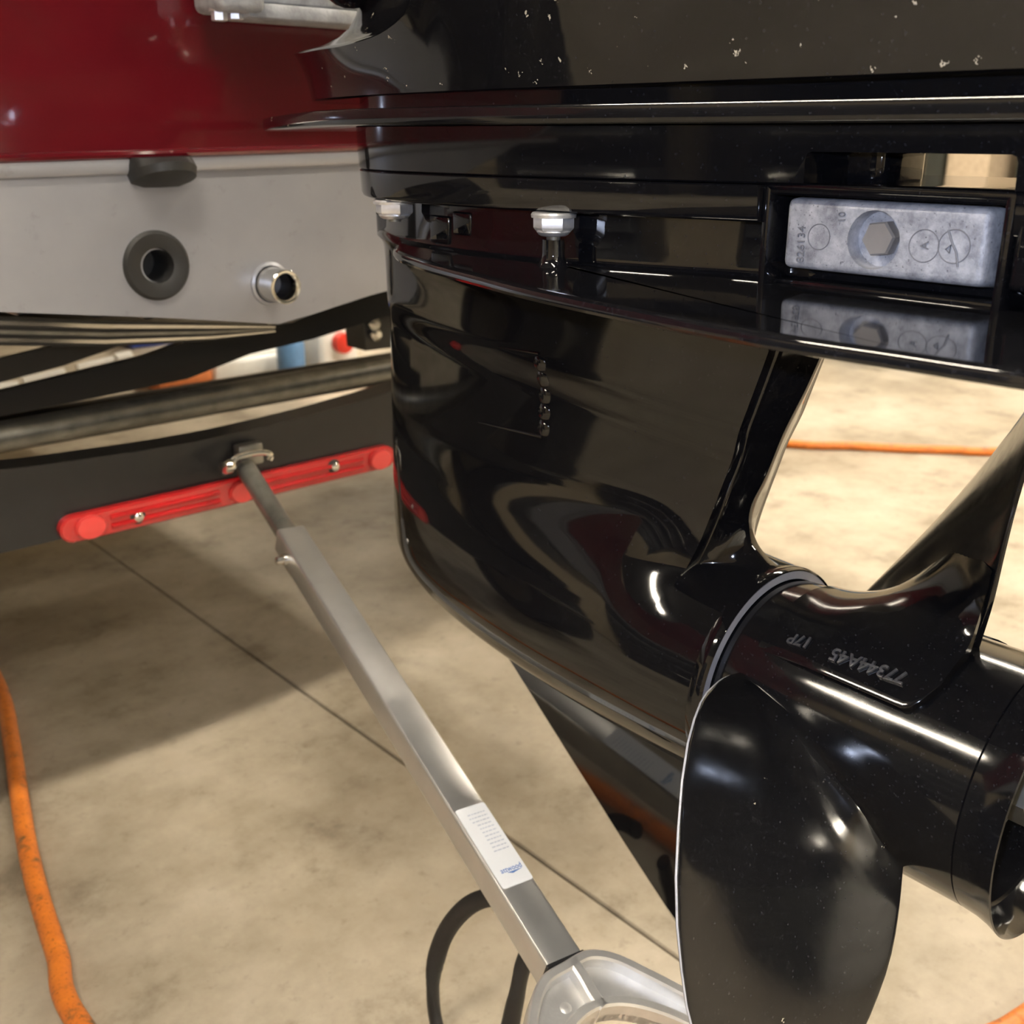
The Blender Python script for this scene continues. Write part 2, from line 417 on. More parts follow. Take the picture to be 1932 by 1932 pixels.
for z in zs:
    yf, yr = csp(FRONT, z), csp(REAR, z); e = ridge(z)
    L1 = yf - (yr + e + .0024)
    ys = [yf - L1 * (1 - math.cos(i / NU * math.pi * .5)) for i in range(NU + 1)]
    ys += [yr + e + .0024 * k for k in (.8, .6, .4, .2, .02, -.02)] + [yr + e * k for k in (.97, .93, .88, .8, .7, .6, .5, .4, .3, .2, .12, .06, .02, 0)]
    rows.append([(y, z) for y in ys])
def keel(y):
    return csp([(.2547, .2812), (.30, .2812), (.36, .2825), (.40, .2850), (.44, .2885), (.47, .2925), (.50, .2990), (.529, .3105), (.541, .3225), (.5475, .3345)], y)
bm = BM(); sides = {}
for s in (-1, 1):
    g = []
    for row in rows[::-1]:
        g.append([(XC + s * gw(y, z), y, z) for y, z in row])
    base = rows[0]
    for a in [i * 90 / 18 for i in range(1, 19)]:
        g.append([(XC + s * csp(EQ, y) * math.cos(R(a)), y, ZC - (ZC - keel(y)) * math.sin(R(a))) for y, z in base])
    sides[s] = add_loft(bm, g, False)
for k in (0, -1):                                                   # close nose and trailing edge
    for i in range(len(sides[1]) - 1):
        try: bm.faces.new((sides[-1][i][k], sides[-1][i + 1][k], sides[1][i + 1][k], sides[1][i][k]))
        except ValueError: pass
bmesh.ops.remove_doubles(bm, verts=bm.verts, dist=2e-5)
obj('gear_case', bm, BLACK, motor, 55)
# rolled rim of the gear case round the propeller, and the bare machined ring inside it
bm = BM(); add_rev(bm, [(.266, .0525), (.2605, .0546), (.2570, .0553), (.2542, .0552), (.2530, .0546), (.2534, .0537), (.262, .053)], (XC, 0, ZC), (0, 1, 0), 96); obj('case_rim', bm, BLACK, motor)
bm = BM(); add_rev(bm, [(.2560, .0537), (.2536, .0537), (.2533, .0500), (.2560, .0495)], (XC, 0, ZC), (0, 1, 0), 96); obj('seal_ring', bm, SEALM, motor, label='grey machined ring between gear case and propeller')
# skeg
SK = [(.468, .2935), (.40, .2402), (.34, .1930), (.301, .1640), (.290, .1570), (.276, .1530), (.250, .1525), (.236, .1560), (.238, .175), (.250, .22), (.262, .262), (.268, .2935)]
bm = BM()
cy, cz = .33, .235
mid = [(y, z) for y, z in SK]
def skt(y, z): return .0052
rings = []
for sx, k in ((-1, .0), (-1, 1.0), (1, 1.0), (1, .0)): pass
inner = [Vector((0, cy + (y - cy) * .86, cz + (z - cz) * .86)) for y, z in SK]
outer = [Vector((0, y, z)) for y, z in SK]
L = [[Vector((XC - .0048, p.y, p.z)) for p in inner], [Vector((XC - .0012, p.y, p.z)) for p in outer], [Vector((XC + .0012, p.y, p.z)) for p in outer], [Vector((XC + .0048, p.y, p.z)) for p in inner]]
add_loft(bm, L, True, True, True); obj('skeg', bm, BLACK, motor, 12)
# water intake: raised scalloped frame on the port side
def on_case(y, z, h=0): return Vector((XC - gw(y, z) - h, y, z))
intake = None
yI = at(1016, 750, 0, XC - .031).y
zi0, zi1 = at(1016, 826, 0, XC - .031).z, at(1024, 672, 0, XC - .031).z
bm = BM()
path = [on_case(yI + .050 - .050 * i / 10, zi0 + .002 * (i / 10 - 1), .0004) for i in range(11)]
add_tube(bm, path, [.0002 + .0008 * i / 10 for i in range(11)], 8)
intake = obj('water_intake', bm, BLACK, motor)
bm = BM(); path = [on_case(yI + .030 - .030 * i / 8, zi1 + .001 * (i / 8), .0003) for i in range(9)]
add_tube(bm, path, [.0002 + .0005 * i / 8 for i in range(9)], 8); obj('upper_lip', bm, BLACK, intake)
for k in range(5):
    z0 = zi1 - (zi1 - zi0) * (k + .02) / 5; z1 = zi1 - (zi1 - zi0) * (k + .99) / 5
    bm = BM(); rings = []
    for i in range(9):
        q = i / 8; z = z0 + (z1 - z0) * q; bul = math.sin(math.pi * q) ** .35
        yy = yI - .0012 - .0026 * bul
        rings.append([on_case(yI + .006 * (1 - abs(q - .5)), z, -.0006), on_case(yI + .002, z, .0006 * bul), on_case(yI - .0004, z, .0016 * bul + .0002), on_case(yy, z, .0011 * bul), on_case(yy - .0010, z, -.0004)])
    add_loft(bm, rings, False); obj('intake_louver', bm, BLACK, intake, 60)

# -- anti-ventilation plate
PZ = .5275
PL = [(.389, .5545), (.382, .5395), (.362, .508), (.335, .4685), (.301, .4255), (.2835, .383), (.268, .323), (.2585, .283), (.2500, .2237), (.2472, .1696), (.2490, .134), (.2510, .1026), (.262, .03), (.29, -.045), (.389, -.072)]
pl = catmull([(x, y, 0) for x, y in PL], 8)
half = [(XC - p.x, p.y) for p in pl]
loop = [(XC - a, y) for a, y in half] + [(XC + a, y) for a, y in half[::-1][1:-1]]
def ins(d, z):
    out = []
    L = len(loop)
    for i, (x, y) in enumerate(loop):
        tx, ty = loop[(i + 1) % L][0] - loop[i - 1][0], loop[(i + 1) % L][1] - loop[i - 1][1]
        h = math.hypot(tx, ty); out.append((x - ty / h * d, y + tx / h * d, z))
    return out
if sum(loop[i][0] * loop[(i + 1) % len(loop)][1] - loop[(i + 1) % len(loop)][0] * loop[i][1] for i in range(len(loop))) < 0:
    _ins = ins; ins = lambda d, z: _ins(-d, z)
bm = BM(); add_loft(bm, [ins(.004, PZ), ins(.0018, PZ - .0001), ins(.0006, PZ - .0007), ins(0, PZ - .0018), ins(0, PZ - .0032), ins(.0007, PZ - .0043), ins(.0019, PZ - .0047), ins(.0032, PZ - .0043), ins(.0042, PZ - .0036)], True, True, True)
obj('anti_ventilation_plate', bm, BLACK, motor, 30)

# -- exhaust housing above the plate
def outline(wd, yf, yr, lf, lr, n=14, m=24):
    pts = []
    for i in range(n + 1):
        a = R(90 * i / n); pts.append((wd * math.sin(a) ** .8, yf - lf * (1 - math.cos(a))))
    for i in range(1, m): pts.append((wd, (yf - lf) + (yr + lr - (yf - lf)) * i / m))
    for i in range(n + 1):
        a = R(90 * i / n); pts.append((wd * math.cos(a) ** .8, yr + lr * (1 - math.sin(a))))
    left = [(XC - a, y) for a, y in pts]; right = [(XC + a, y) for a, y in pts[::-1][1:-1]]
    return left + right
def plan(tab, d=0.0, z=0.0, df=None):
    """closed outline from (half width, y) stations, offset outwards by d"""
    hp_ = catmull([(a, y, 0) for a, y in tab], 7)
    c = .22; out = []
    for p in hp_:
        a = p.x + (d if p.x > d * 2 or p.x > .012 else p.x / .012 * d); y = p.y + (d * (1 if df is None else df)) * sm(.40, .56, p.y) - d * sm(.0, -.06, p.y) * 0
        out.append((max(0, a), y))
    return [(XC - a, y, z) for a, y in out] + [(XC + a, y, z) for a, y in out[::-1][1:-1]]
HOUS = [(0, .558), (.030, .533), (.060, .4925), (.076, .4665), (.0845, .443), (.0875, .41), (.0850, .36), (.0755, .30), (.0635, .255), (.0575, .226), (.0560, .19), (.0555, .14), (.055, .05), (.045, -.035), (0, -.06)]
WALL = [(0, .545), (.028, .518), (.050, .478), (.063, .442), (.068, .41), (.0685, .37), (.064, .325), (.053, .285), (.042, .25), (.038, .20), (.037, .10), (.030, .0), (0, -.03)]
bm = BM()
add_loft(bm, [plan(WALL, .0035, PZ - .002), plan(WALL, .0025, PZ), plan(WALL, .0008, PZ + .0012), plan(WALL, 0, PZ + .0030), plan(WALL, -.0008, .552)], True)
obj('inner_wall', bm, BLACK, motor, 30)
bm = BM()
add_loft(bm, [plan(HOUS, -.01, .5492), plan(HOUS, -.0022, .5492), plan(HOUS, -.0008, .5500), plan(HOUS, -.0002, .5515), plan(HOUS, .0003, .5618), plan(HOUS, -.0002, .5624), plan(HOUS, -.008, .5624)], True, True, True)
hous = obj('exhaust_housing', bm, BLACK, motor, 30)
AX = .3370
ya0, ya1 = at(1868, 460, 0, AX).y, at(1478, 440, 0, AX).y       # anode aft and fore ends
cut = BM(); add_box(cut, (XC - .12, ya0 - .0079, .53), (.362, ya1 + .0069, .57)); boolean_diff(hous, cut)
SY0, SY1 = at(1925, 310, 0, .334).y, .262
bm = BM()
add_loft(bm, [plan(HOUS, -.006, .5625), plan(HOUS, -.0004, .5627), plan(HOUS, .0004, .5634), plan(HOUS, .0010, .5740), plan(HOUS, .0010, .5825), plan(HOUS, -.006, .5825)], True, True, True)
upper = obj('upper_housing', bm, BLACK, motor, 30)
# the open slot through the housing over the anode: its port side runs from the block to the aft post
cut = BM(); yL = at(1527, 310, 0, .334).y
add_box(cut, (XC - .11, SY0, .5610), (XC - .012, yL, .5738), .0022, 2)
boolean_diff(upper, cut)
cut = BM(); add_box(cut, (XC - .02, SY0 + .006, .5612), (XC + .11, .31, .5730), .002, 1)
boolean_diff(upper, cut)
bm = BM(); add_box(bm, (XC - .056, SY0 - .004, .5590), (XC + .055, .30, .5630), .0008, 1); obj('slot_ledge', bm, TRIMM, motor)
bm = BM(); yb0, yb1 = at(1672, 300, 0, XC - .030).y, at(1560, 300, 0, XC - .030).y
add_box(bm, (XC - .030, yb0, .560), (XC + .0, yb1 + .02, .580), .004, 3); obj('slot_block', bm, BLACK, motor)
# raised pads on the wall
for (xa, ya, xb, yb) in ((815, 405, 852, 462), (858, 398, 893, 446)):
    p = at(xa, ya, 0, XC - .0675); q = at(xb, yb, 0, XC - .0675)
    bm = BM(); add_box(bm, (XC - .0692, q.y, q.z), (XC - .055, p.y, p.z), .0010, 3); obj('wall_pad', bm, BLACK, motor)
# -- nuts under the housing with their studs' bosses
def nut(px, py0, py1, xw, rad, boss):
    p0, p1 = at(px, py0, 0, xw), at(px, py1, 0, xw)
    x, y, zt, zb = xw, p0.y, .5492, p1.z
    bm = BM(); h = zt - zb
    add_rev(bm, [(0, rad * .80), (.0004, rad * .86), (h * .16, rad * .98), (h * .22, rad), (h * .74, rad), (h * .80, rad * .97)], (x, y, zb + h * .16), (0, 0, 1), 6, True, True, R(18))
    n = obj('nut', bm, ZINCB, motor, 25, label='zinc plated hex nut')
    bm = BM(); add_rev(bm, [(0, rad * .62), (.0006, rad * .74), (h * .18, rad * .84), (h * .22, rad * .80)], (x, y, zb), (0, 0, 1), 28, True, True); obj('locking_collar', bm, ZINCB, n)
    bm = BM(); add_rev(bm, [(0, rad * 1.10), (.0012, rad * 1.12), (.0020, rad * 1.05)], (x, y, zt - .002), (0, 0, 1), 32, True, True); obj('washer', bm, ZINCB, n)
    bm = BM(); add_rev(bm, [(0, rad * .34), (.0016, rad * .36)], (x, y, zb - .0014), (0, 0, 1), 16, True, True); obj('stud_end', bm, STEEL, n)
    if boss:
        bm = BM(); add_rev(bm, [(PZ - .001, rad * .95), (PZ + .0012, rad * .70), (PZ + .0030, rad * .60), (PZ + .0050, rad * .565), (zb - .0014, rad * .55)], (x, y, 0), (0, 0, 1), 32, True, True); obj('stud_boss', bm, BLACK, motor)
nut(1045, 390, 445, XC - .0775, .0084, True)
nut(743, 368, 412, XC - .0755, .0092, False)
# -- anode bay and anode
za0, za1 = .5322, .5586
bm = BM(); t = .0032; xo, xi = AX - .0045, .358
fy0, fy1, fz0, fz1 = ya0 - .0080, ya1 + .0070, PZ - .001, .5638
add_box(bm, (xo, fy1 - t, fz0), (xi, fy1, fz1 - .001), .0012); add_box(bm, (xo, fy0, fz0), (xi, fy0 + t, fz1 - .001), .0012)
add_box(bm, (xo, fy0, fz1 - .0034), (xi, fy1, fz1 - .0005), .0012); add_box(bm, (AX + .002, fy0 + .001, PZ - .001), (xi, fy1 - .001, PZ + .0016), .0012)
add_box(bm, (.353, fy0, fz0), (.358, fy1, fz1 - .001), .0005, 1)
obj('anode_bay', bm, BLACK, motor)
bm = BM(); add_box(bm, (AX - .0035, -.035, .5335), (.360, fy0 - .0003, .5630), .0026, 4); obj('aft_housing', bm, BLACK, motor)
bm = BM(); vs = add_box(bm, (AX, ya0, za0), (.3535, ya1, za1), .0026, 3)
for v in bm.verts:
    if v.co.x < AX + .004:
        v.co.z += .0012 * (1 if v.co.z < .546 else -.55); v.co.y += (.0006 if v.co.y < .19 else -.0004)
anode = obj('anode', bm, ANODEM, motor, 40, label='chalky grey zinc anode block')
pc = at(1647, 453, 0, AX); pb = at(1660, 449, 0, AX + .003)
cut = BM(); add_rev(cut, [(-.003, .0101), (.0062, .0092)], (AX, pc.y, pc.z), (1, 0, 0), 40, True, True); boolean_diff(anode, cut)
bm = BM(); add_rev(bm, [(.0062, .0062), (.0006, .0062), (-.0004, .0056)], (AX + .0012, pc.y - .0010, pc.z + .0004), (1, 0, 0), 6, True, True, R(8)); obj('anode_bolt', bm, BOLTM, anode, 20, label='dull steel hex head bolt')
def face_txt(p, du, dv, h0=0.0): return lambda u, v, h: Vector((AX - h - h0, 0, 0)) + Vector((0, p.y, p.z)) + Vector(du) * u + Vector(dv) * v
obj('casting_number', text_bm('826134', .0043, .0003, face_txt(at(1516, 496, 0, AX), (0, .04, 1), (0, 1, -.04), -.0001)), ANODED, anode, 30, label='raised number 826134')
obj('casting_number', text_bm('10', .0038, .0003, face_txt(at(1595, 420, 0, AX), (0, .1, 1), (0, 1, -.1), -.0001)), ANODED, anode, 30, label='raised number 10')
obj('casting_mark', text_bm('A', .0040, .0003, face_txt(at(1752, 471, 0, AX), (0, .12, 1), (0, 1, -.12), -.0001)), ANODED, anode, 30, label='raised letter A')
for px, py, rr in ((1545, 447, .0044), (1743, 464, .0052), (1800, 465, .0053)):
    p = at(px, py, 0, AX); bm = BM()
    add_tube(bm, [(AX - .00005, p.y + rr * math.cos(a * math.tau / 32), p.z + rr * math.sin(a * math.tau / 32)) for a in range(32)], .00020, 6, closed=True, up=Vector((1, 0, 0)))
    obj('casting_ring', bm, ANODED, anode)
p = at(1800, 465, 0, AX)
bm = BM(); add_tube(bm, [(AX - .0001, p.y + .0025, p.z + .0050), (AX - .0003, p.y + .0006, p.z + .001), (AX - .0003, p.y - .0012, p.z - .0018), (AX - .0002, p.y - .0022, p.z - .0062)], .00035, 6); obj('casting_mark', bm, ANODED, anode, label='raised tail stroke')
bm = BM(); add_tube(bm, [(AX - .0001, p.y + .0012, p.z - .0022), (AX - .0003, p.y + .0026, p.z - .001), (AX - .0003, p.y + .001, p.z + .0004), (AX - .0002, p.y + .0012, p.z - .0022)], .0003, 6); obj('casting_mark', bm, ANODED, anode, label='raised leaf stroke')

# -- splash plate with rolled edge, recess band, lower cowl
SPL = [(0, .640), (.030, .633), (.050, .6095), (.066, .578), (.083, .525), (.096, .47), (.1005, .42), (.0990, .36), (.092, .30), (.083, .245), (.076, .19), (.0725, .12), (.070, .04), (.055, -.045), (0, -.07)]
bm = BM()
add_loft(bm, [plan(SPL, -.02, .5830), plan(SPL, -.0016, .5830), plan(SPL, -.0004, .5834), plan(SPL, 0, .5842), plan(SPL, 0, .5888), plan(SPL, -.0004, .5897), plan(SPL, -.0016, .5902), plan(SPL, -.02, .5902)], True, True, True)
for v in bm.verts: v.co.z -= .0024 * sm(.45, .62, v.co.y)
obj('splash_plate', bm, TRIMM, motor, 40)
bm = BM(); add_loft(bm, [plan(HOUS, -.001, .588), plan(HOUS, -.001, .5975)], True, True, True); obj('recess_band', bm, BLACK, motor)
CW = [(0, .583), (.026, .580), (.0385, .570), (.052, .549), (.068, .515), (.081, .470), (.0885, .42), (.0895, .36), (.087, .30), (.082, .24), (.077, .16), (.074, .06), (.060, -.05), (0, -.09)]
LIP = .0060
LPX = [(540, 103), (565, 101), (600, 95), (640, 89), (692, 75), (720, 65), (750, 49), (775, 32), (788, 20), (803, -8), (830, -70), (900, -200)]
def project(P):
    q = Vector(P) - Vector((0, 0, CAM_H)); d = q.dot(FW); return 966 + FPX * q.dot(RT) / d, 966 - FPX * q.dot(UP) / d
def lipz(x, y):
    if x > XC: x = 2 * XC - x
    if y < .30: return .70
    z = .63
    for _ in range(6):
        px, _y2 = project((x, y, z)); z = .5 * z + .5 * min(.70, at(px, csp(LPX, px), 1, y).z)
    return min(.70, z)
def crow(d, f, df=1.0, tuck=0.0):
    out = []
    for (x, y, z), zl in zip(plan(CW, d, 0, df), LZ):
        k = sm(.36, .44, y); zz = f(zl)
        sg = -1 if x < XC else 1
        w_ = abs(x - XC); w_ = max(0, w_ + .24 * (zz - .5968) * (1 - k) * min(1, w_ / .03) - tuck * k * min(1, w_ / .02))
        out.append((XC + sg * w_, y - tuck * .9 * sm(.47, .58, y), zz))
    return out
LZ = [lipz(x, y) for x, y, z in plan(CW, LIP)]
rings = [crow(-.012, lambda zl: .5964), crow(-.0012, lambda zl: .5960)]
for q in (0, .06, .15, .28, .42, .56, .70, .82, .92, .975, 1.0):
    rings.append(crow(LIP * (.25 * q + .75 * q ** 2.0), lambda zl, q=q: .5966 + (zl - .5966) * q))
for tk, dz in ((.0012, .0012), (.0040, .0022), (.0085, .0045), (.0130, .0080), (.0165, .0125), (.0190, .0190), (.0205, .0270), (.0212, .0380), (.0216, .060)):
    rings.append(crow(LIP, lambda zl, dz=dz: zl + dz, 1.0, tk * 1.45))
bm = BM(); add_loft(bm, rings, True, True, True); obj('lower_cowl', bm, COWLM, motor, 40)
bm = BM(); add_loft(bm, [plan(CW, -.030, .66), plan(CW, -.030, .762), plan(CW, .004, .770), plan(CW, .008, .775), plan(CW, .010, .90), plan(CW, .0, .945), plan(CW, -.02, .965), plan(CW, -.045, .970)], True, True, True); obj('upper_cowl', bm, BLACK, motor, 40)
bm = BM(); add_rev(bm, [(0, .026), (.02, .027), (.055, .020), (.06, .012)], (XC - .040, .512, .664), (-.6, -.30, .30), 28, True, True); obj('cowl_latch', bm, BLACK, motor)
# -- propeller
HUB = [(.2555, .0470), (.2535, .0490), (.2480, .0503), (.2100, .0512), (.1660, .0518), (.1366, .0520), (.1362, .0514), (.1358, .0521), (.1300, .0526), (.1250, .0538), (.1215, .0552), (.1200, .0558), (.1196, .0552), (.1205, .0540), (.1250, .0518), (.1320, .0498), (.1325, .0478), (.16, .0468), (.235, .0460)]
bm = BM(); add_rev(bm, HUB, (XC, 0, ZC), (0, 1, 0), 128)
prop = obj('propeller', bm, PROPM, motor, 28)
bm = BM(); add_rev(bm, [(.2550, .0440), (.14, .022), (.139, .018), (.139, .004)], (XC, 0, ZC), (0, 1, 0), 40, True, True); obj('inner_hub', bm, DARKIN, prop)
bm = BM(); add_rev(bm, [(.139, .0135), (.128, .0135), (.1275, .008)], (XC, 0, ZC), (0, 1, 0), 6, True, True); obj('propeller_nut', bm, STEEL, prop, 20)
for k in range(3):
    a = R(30 + 120 * k); d = Vector((math.sin(a), 0, math.cos(a))); s = Vector((d.z, 0, -d.x)); c0 = Vector((XC, 0, ZC))
    bm = BM(); add_prism(bm, [c0 + d * .02 + s * .002 + Vector((0, .145, 0)), c0 + d * .048 + s * .002 + Vector((0, .15, 0)), c0 + d * .048 + s * .002 + Vector((0, .23, 0)), c0 + d * .03 + s * .002 + Vector((0, .23, 0))], -s, .004); obj('hub_spoke', bm, DARKIN, prop)
TH_LE = [(.044, -60.8), (.054, -61.9), (.0658, -62.9), (.078, -64.1), (.0898, -65.6), (.1039, -67.7), (.1185, -72.3), (.1276, -77.1), (.135, -82.2), (.1405, -86.5), (.1483, -92.1), (.1541, -97.8), (.1577, -101.1), (.1616, -105.3), (.165, -111.0), (.1665, -115.5)]
TH_TE = [(.044, -123.4), (.0525, -125.4), (.0616, -127.7), (.0727, -130.1), (.0823, -131.8), (.0924, -133.0), (.1096, -134.0), (.125, -133.5), (.140, -131.0), (.151, -127.5), (.158, -123.5), (.164, -118.5), (.1665, -115.8)]
TH_LE2 = [(.044, -62), (.054, -64.5), (.066, -65.6), (.080, -67.4), (.095, -70.6), (.108, -75.2), (.120, -81.0), (.132, -88.3), (.142, -95.0), (.151, -101.0), (.158, -106.0), (.164, -111.5), (.1665, -115.5)]
TH_TE2 = [(.044, -119), (.054, -121.0), (.073, -121.5), (.093, -119.5), (.110, -117.4), (.125, -115.9), (.140, -115.6), (.151, -115.4), (.158, -115.4), (.164, -115.5), (.1665, -115.7)]
def bmid(r, s, rot, kind):
    if kind: th = csp(TH_LE2, r) * (1 - s) + csp(TH_TE2, r) * s; pit = .5
    else: th = csp(TH_LE, r) * (1 - s) + csp(TH_TE, r) * s; pit = .465 - .095 * sm(.045, .14, r)
    y = .2 + (th + 93) * pit / 360 - .15 * (r - .054)
    a = R(th + rot); return Vector((XC + r * math.sin(a), y, ZC + r * math.cos(a)))
RR = [.044, .048, .051, .054, .057, .060, .064, .069, .075, .082, .090, .098, .106, .114, .122, .130, .138, .145, .151, .156, .160, .163, .1652, .1665]
NS = 40
def blade(rot, kind):
    bm = BM(); A, B = [], []
    for r in RR:
        ra, rb = [], []
        for j in range(NS + 1):
            s = .5 - .5 * math.cos(math.pi * j / NS)
            e = 1e-3; r2 = min(r, .1655)
            p = bmid(r, s, rot, kind)
            du = bmid(r2, min(1, s + .02), rot, kind) - bmid(r2, max(0, s - .02), rot, kind); dr = bmid(r2 + .0008, s, rot, kind) - bmid(r2 - .0008, s, rot, kind)
            n = du.cross(dr).normalized()                            # towards one face; sign fixed below
            fwd = Vector((0, 1, 0))
            if n.dot(fwd) < 0: n = -n                                # n = suction side (forward)
            prof = (4 * s * (1 - s)) ** .5
            t = (.0032 * (1 - (r - .044) / .13) ** 1.5 + .0004) * prof + .0007
            fs = .0058 * math.exp(-max(0, r - .0515) / .0055) * sm(0, .35, s) * (.2 + .8 * sm(0, .3, 1 - s))
            fp = .0085 * math.exp(-max(0, r - .0515) / .0070) * sm(0, .35, s) * (.2 + .8 * sm(0, .3, 1 - s))
            ra.append(p + n * (t + fs)); rb.append(p - n * (t + fp))
        A.append(ra); B.append(rb)
    va = add_loft(bm, A, False); vb = add_loft(bm, B, False)
    for k in (0, -1):
        for i in range(len(RR) - 1):
            bm.faces.new((va[i][k], va[i + 1][k], vb[i + 1][k], vb[i][k]))
    for j in range(NS): bm.faces.new((va[-1][j], va[-1][j + 1], vb[-1][j + 1], vb[-1][j]))
    bo = obj('blade', bm, BLADEM, prop, 50)
    if not kind:
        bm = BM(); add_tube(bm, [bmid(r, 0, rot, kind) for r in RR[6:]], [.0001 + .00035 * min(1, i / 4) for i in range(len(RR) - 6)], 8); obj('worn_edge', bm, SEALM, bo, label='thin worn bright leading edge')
    return bo
for rot, kind in ((0, 0), (120, 1), (212, 1)): blade(rot, kind)
# raised land at the foot of each blade's after face
def land_r(y, a, edge=False):
    k = sm(.236, .205, y)
    return .0508 + .0010 * sm(.25, .14, y) + .0042 * k + .030 * (1 - .75 * sm(.185, .225, y)) * a ** 6
def land(rot):
    bm = BM(); rings = []
    NY, NA = 26, 26
    for i in range(NY + 1):
        y = .1595 + (.238 - .1595) * i / NY
        thm = -93 + (y + .15 * .012 - .2) * 360 / .5
        lo = -168.5 + 1.5 * (i / NY)
        # soft rounded after corner
        lo += 16 * max(0, 1 - i / 3.0) ** 2
        row = []
        def P(th, r): a = R(th + rot); return Vector((XC + r * math.sin(a), y, ZC + r * math.cos(a)))
        row.append(P(lo + .6, .0490)); row.append(P(lo, land_r(y, 0) - .0012)); row.append(P(lo + .5, land_r(y, 0) - .0003))
        for j in range(NA + 1):
            a = j / NA; row.append(P(lo + 1.6 + (thm - lo - 1.6) * a, land_r(y, a)))
        rings.append(row)
    vs = add_loft(bm, rings, False)
    y = .1595; end = [bm.verts.new(v.co + Vector((0, 0, 0)) - (Vector((v.co.x - XC, 0, v.co.z - ZC)).normalized() * max(0, min(.006, math.hypot(v.co.x - XC, v.co.z - ZC) - .049)))) for v in vs[0]]
    for j in range(len(end) - 1): bm.faces.new((vs[0][j], vs[0][j + 1], end[j + 1], end[j]))
    return obj('blade_root', bm, PROPM, prop, 40)
for rot in (120, 212): land(rot)
def hubtxt(y0, th0):
    def f(u, v, h):
        y = y0 + u; th = th0 - math.degrees(v / .0555) - 2.0 * u / .05; a = R(th)
        lo = -46.9 + 1.5 * (y - .1595) / .0785; thm = 27 + (y + .0018 - .2) * 720
        aa = max(0, (th - lo) / (thm - lo)); r = land_r(y, aa) + h + .0001
        return Vector((XC + r * math.sin(a), y, ZC + r * math.cos(a)))
    return f
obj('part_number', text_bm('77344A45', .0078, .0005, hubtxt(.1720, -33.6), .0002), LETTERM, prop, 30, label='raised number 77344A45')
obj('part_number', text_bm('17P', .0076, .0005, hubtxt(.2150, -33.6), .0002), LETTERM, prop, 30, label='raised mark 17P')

# ------------------------------------------------------------------ boat
boat = thing('boat', 'red and silver boat with its transom facing the camera, resting on the trailer', 'boat', (XC, .70, .44))
YT = .70
HB = [(-.43, .60), (-.36, .565), (-.20, .527), (0, .501), (.198, .476), (.30, .4615), (XC + .004, .4465), (.47, .4600), (.60, .476), (.78, .501), (.98, .527), (1.14, .565), (1.21, .60)]
def hull_panel(name, top, bot, mat, y0, th):
    bm = BM(); n = 60
    a = []; bb = []
    for i in range(n + 1):
        x = -.43 + 1.64 * i / n; a.append(Vector((x, y0, top(x)))); bb.append(Vector((x, y0, bot(x))))
    L = [[p for p in a], [p for p in bb], [p + Vector((0, th, 0)) for p in bb], [p + Vector((0, th, 0)) for p in a]]
    add_loft(bm, L + [L[0]], False, False, False); bmesh.ops.remove_doubles(bm, verts=bm.verts, dist=1e-5)
    return obj(name, bm, mat, boat, 30)
def tline(x, z0): return z0 + .0165 * (x - .34) * .9
lower = hull_panel('lower_transom', lambda x: max(interp(HB, x) + .004, tline(x, .556)), lambda x: interp(HB, x), SILVER, YT, .03)
hull_panel('red_transom', lambda x: .84, lambda x: max(interp(HB, x) + .01, tline(x, .5655)), RED, YT - .003, .033)
bm = BM()                                                            # rolled silver ledge under the red panel
sec = [(YT - .0030, .5660), (YT - .0040, .5640), (YT - .0040, .5580), (YT - .0030, .5562), (YT - .0006, .5550), (YT + .01, .5545), (YT + .01, .566)]
add_loft(bm, [[Vector((x, y, z + tline(x, 0))) for y, z in sec] for x in [-.425 + 1.63 * i / 30 for i in range(31)]], True, True, True); obj('ledge', bm, SILVER, boat, 30)
bm = BM(); add_tube(bm, [(x, YT - .0032, tline(x, .5675)) for x in (-.425, 0, .4, .9, 1.205)], .0030, 10); obj('red_rub_edge', bm, RED, boat)
# hull bottom with lapped strakes running forward
bm = BM(); rows = []
XS = []
for i in range(101):
    x = -.43 + 1.64 * i / 100; XS.append((x, interp(HB, x) + (.0025 * math.sin((x - XC) * 150) if abs(x - XC) > .05 else 0)))
for y in (YT + .004, YT + .03, 1.2, 2.0, 3.0, 4.2, 5.2):
    rise = .0 if y < 3 else .12 * ((y - 3) / 2.2) ** 2
    rows.append([Vector((XC + (x - XC) * (1 if y < 3 else 1 - .5 * ((y - 3) / 2.2) ** 2), y, z + rise)) for x, z in XS])
add_loft(bm, rows, False); obj('hull_bottom', bm, HULLB, boat, 30)
for sx, x in (('port', -.43), ('starboard', 1.21)):
    bm = BM(); rows = []
    for y in (YT, 1.2, 2.0, 3.0, 4.2, 5.2):
        k = 1 if y < 3 else 1 - .5 * ((y - 3) / 2.2) ** 2; rise = .0 if y < 3 else .12 * ((y - 3) / 2.2) ** 2
        xx = XC + (x - XC) * k; o = -.03 if x < 0 else .03
        rows.append([Vector((xx, y, .598 + rise)), Vector((xx + o, y, .84 + rise * .5)), Vector((xx + o * .3, y, .84 + rise * .5)), Vector((xx - o * .4, y, .606 + rise))])
    add_loft(bm, rows, True, True, True); obj('hull_side', bm, RED, boat, 30)
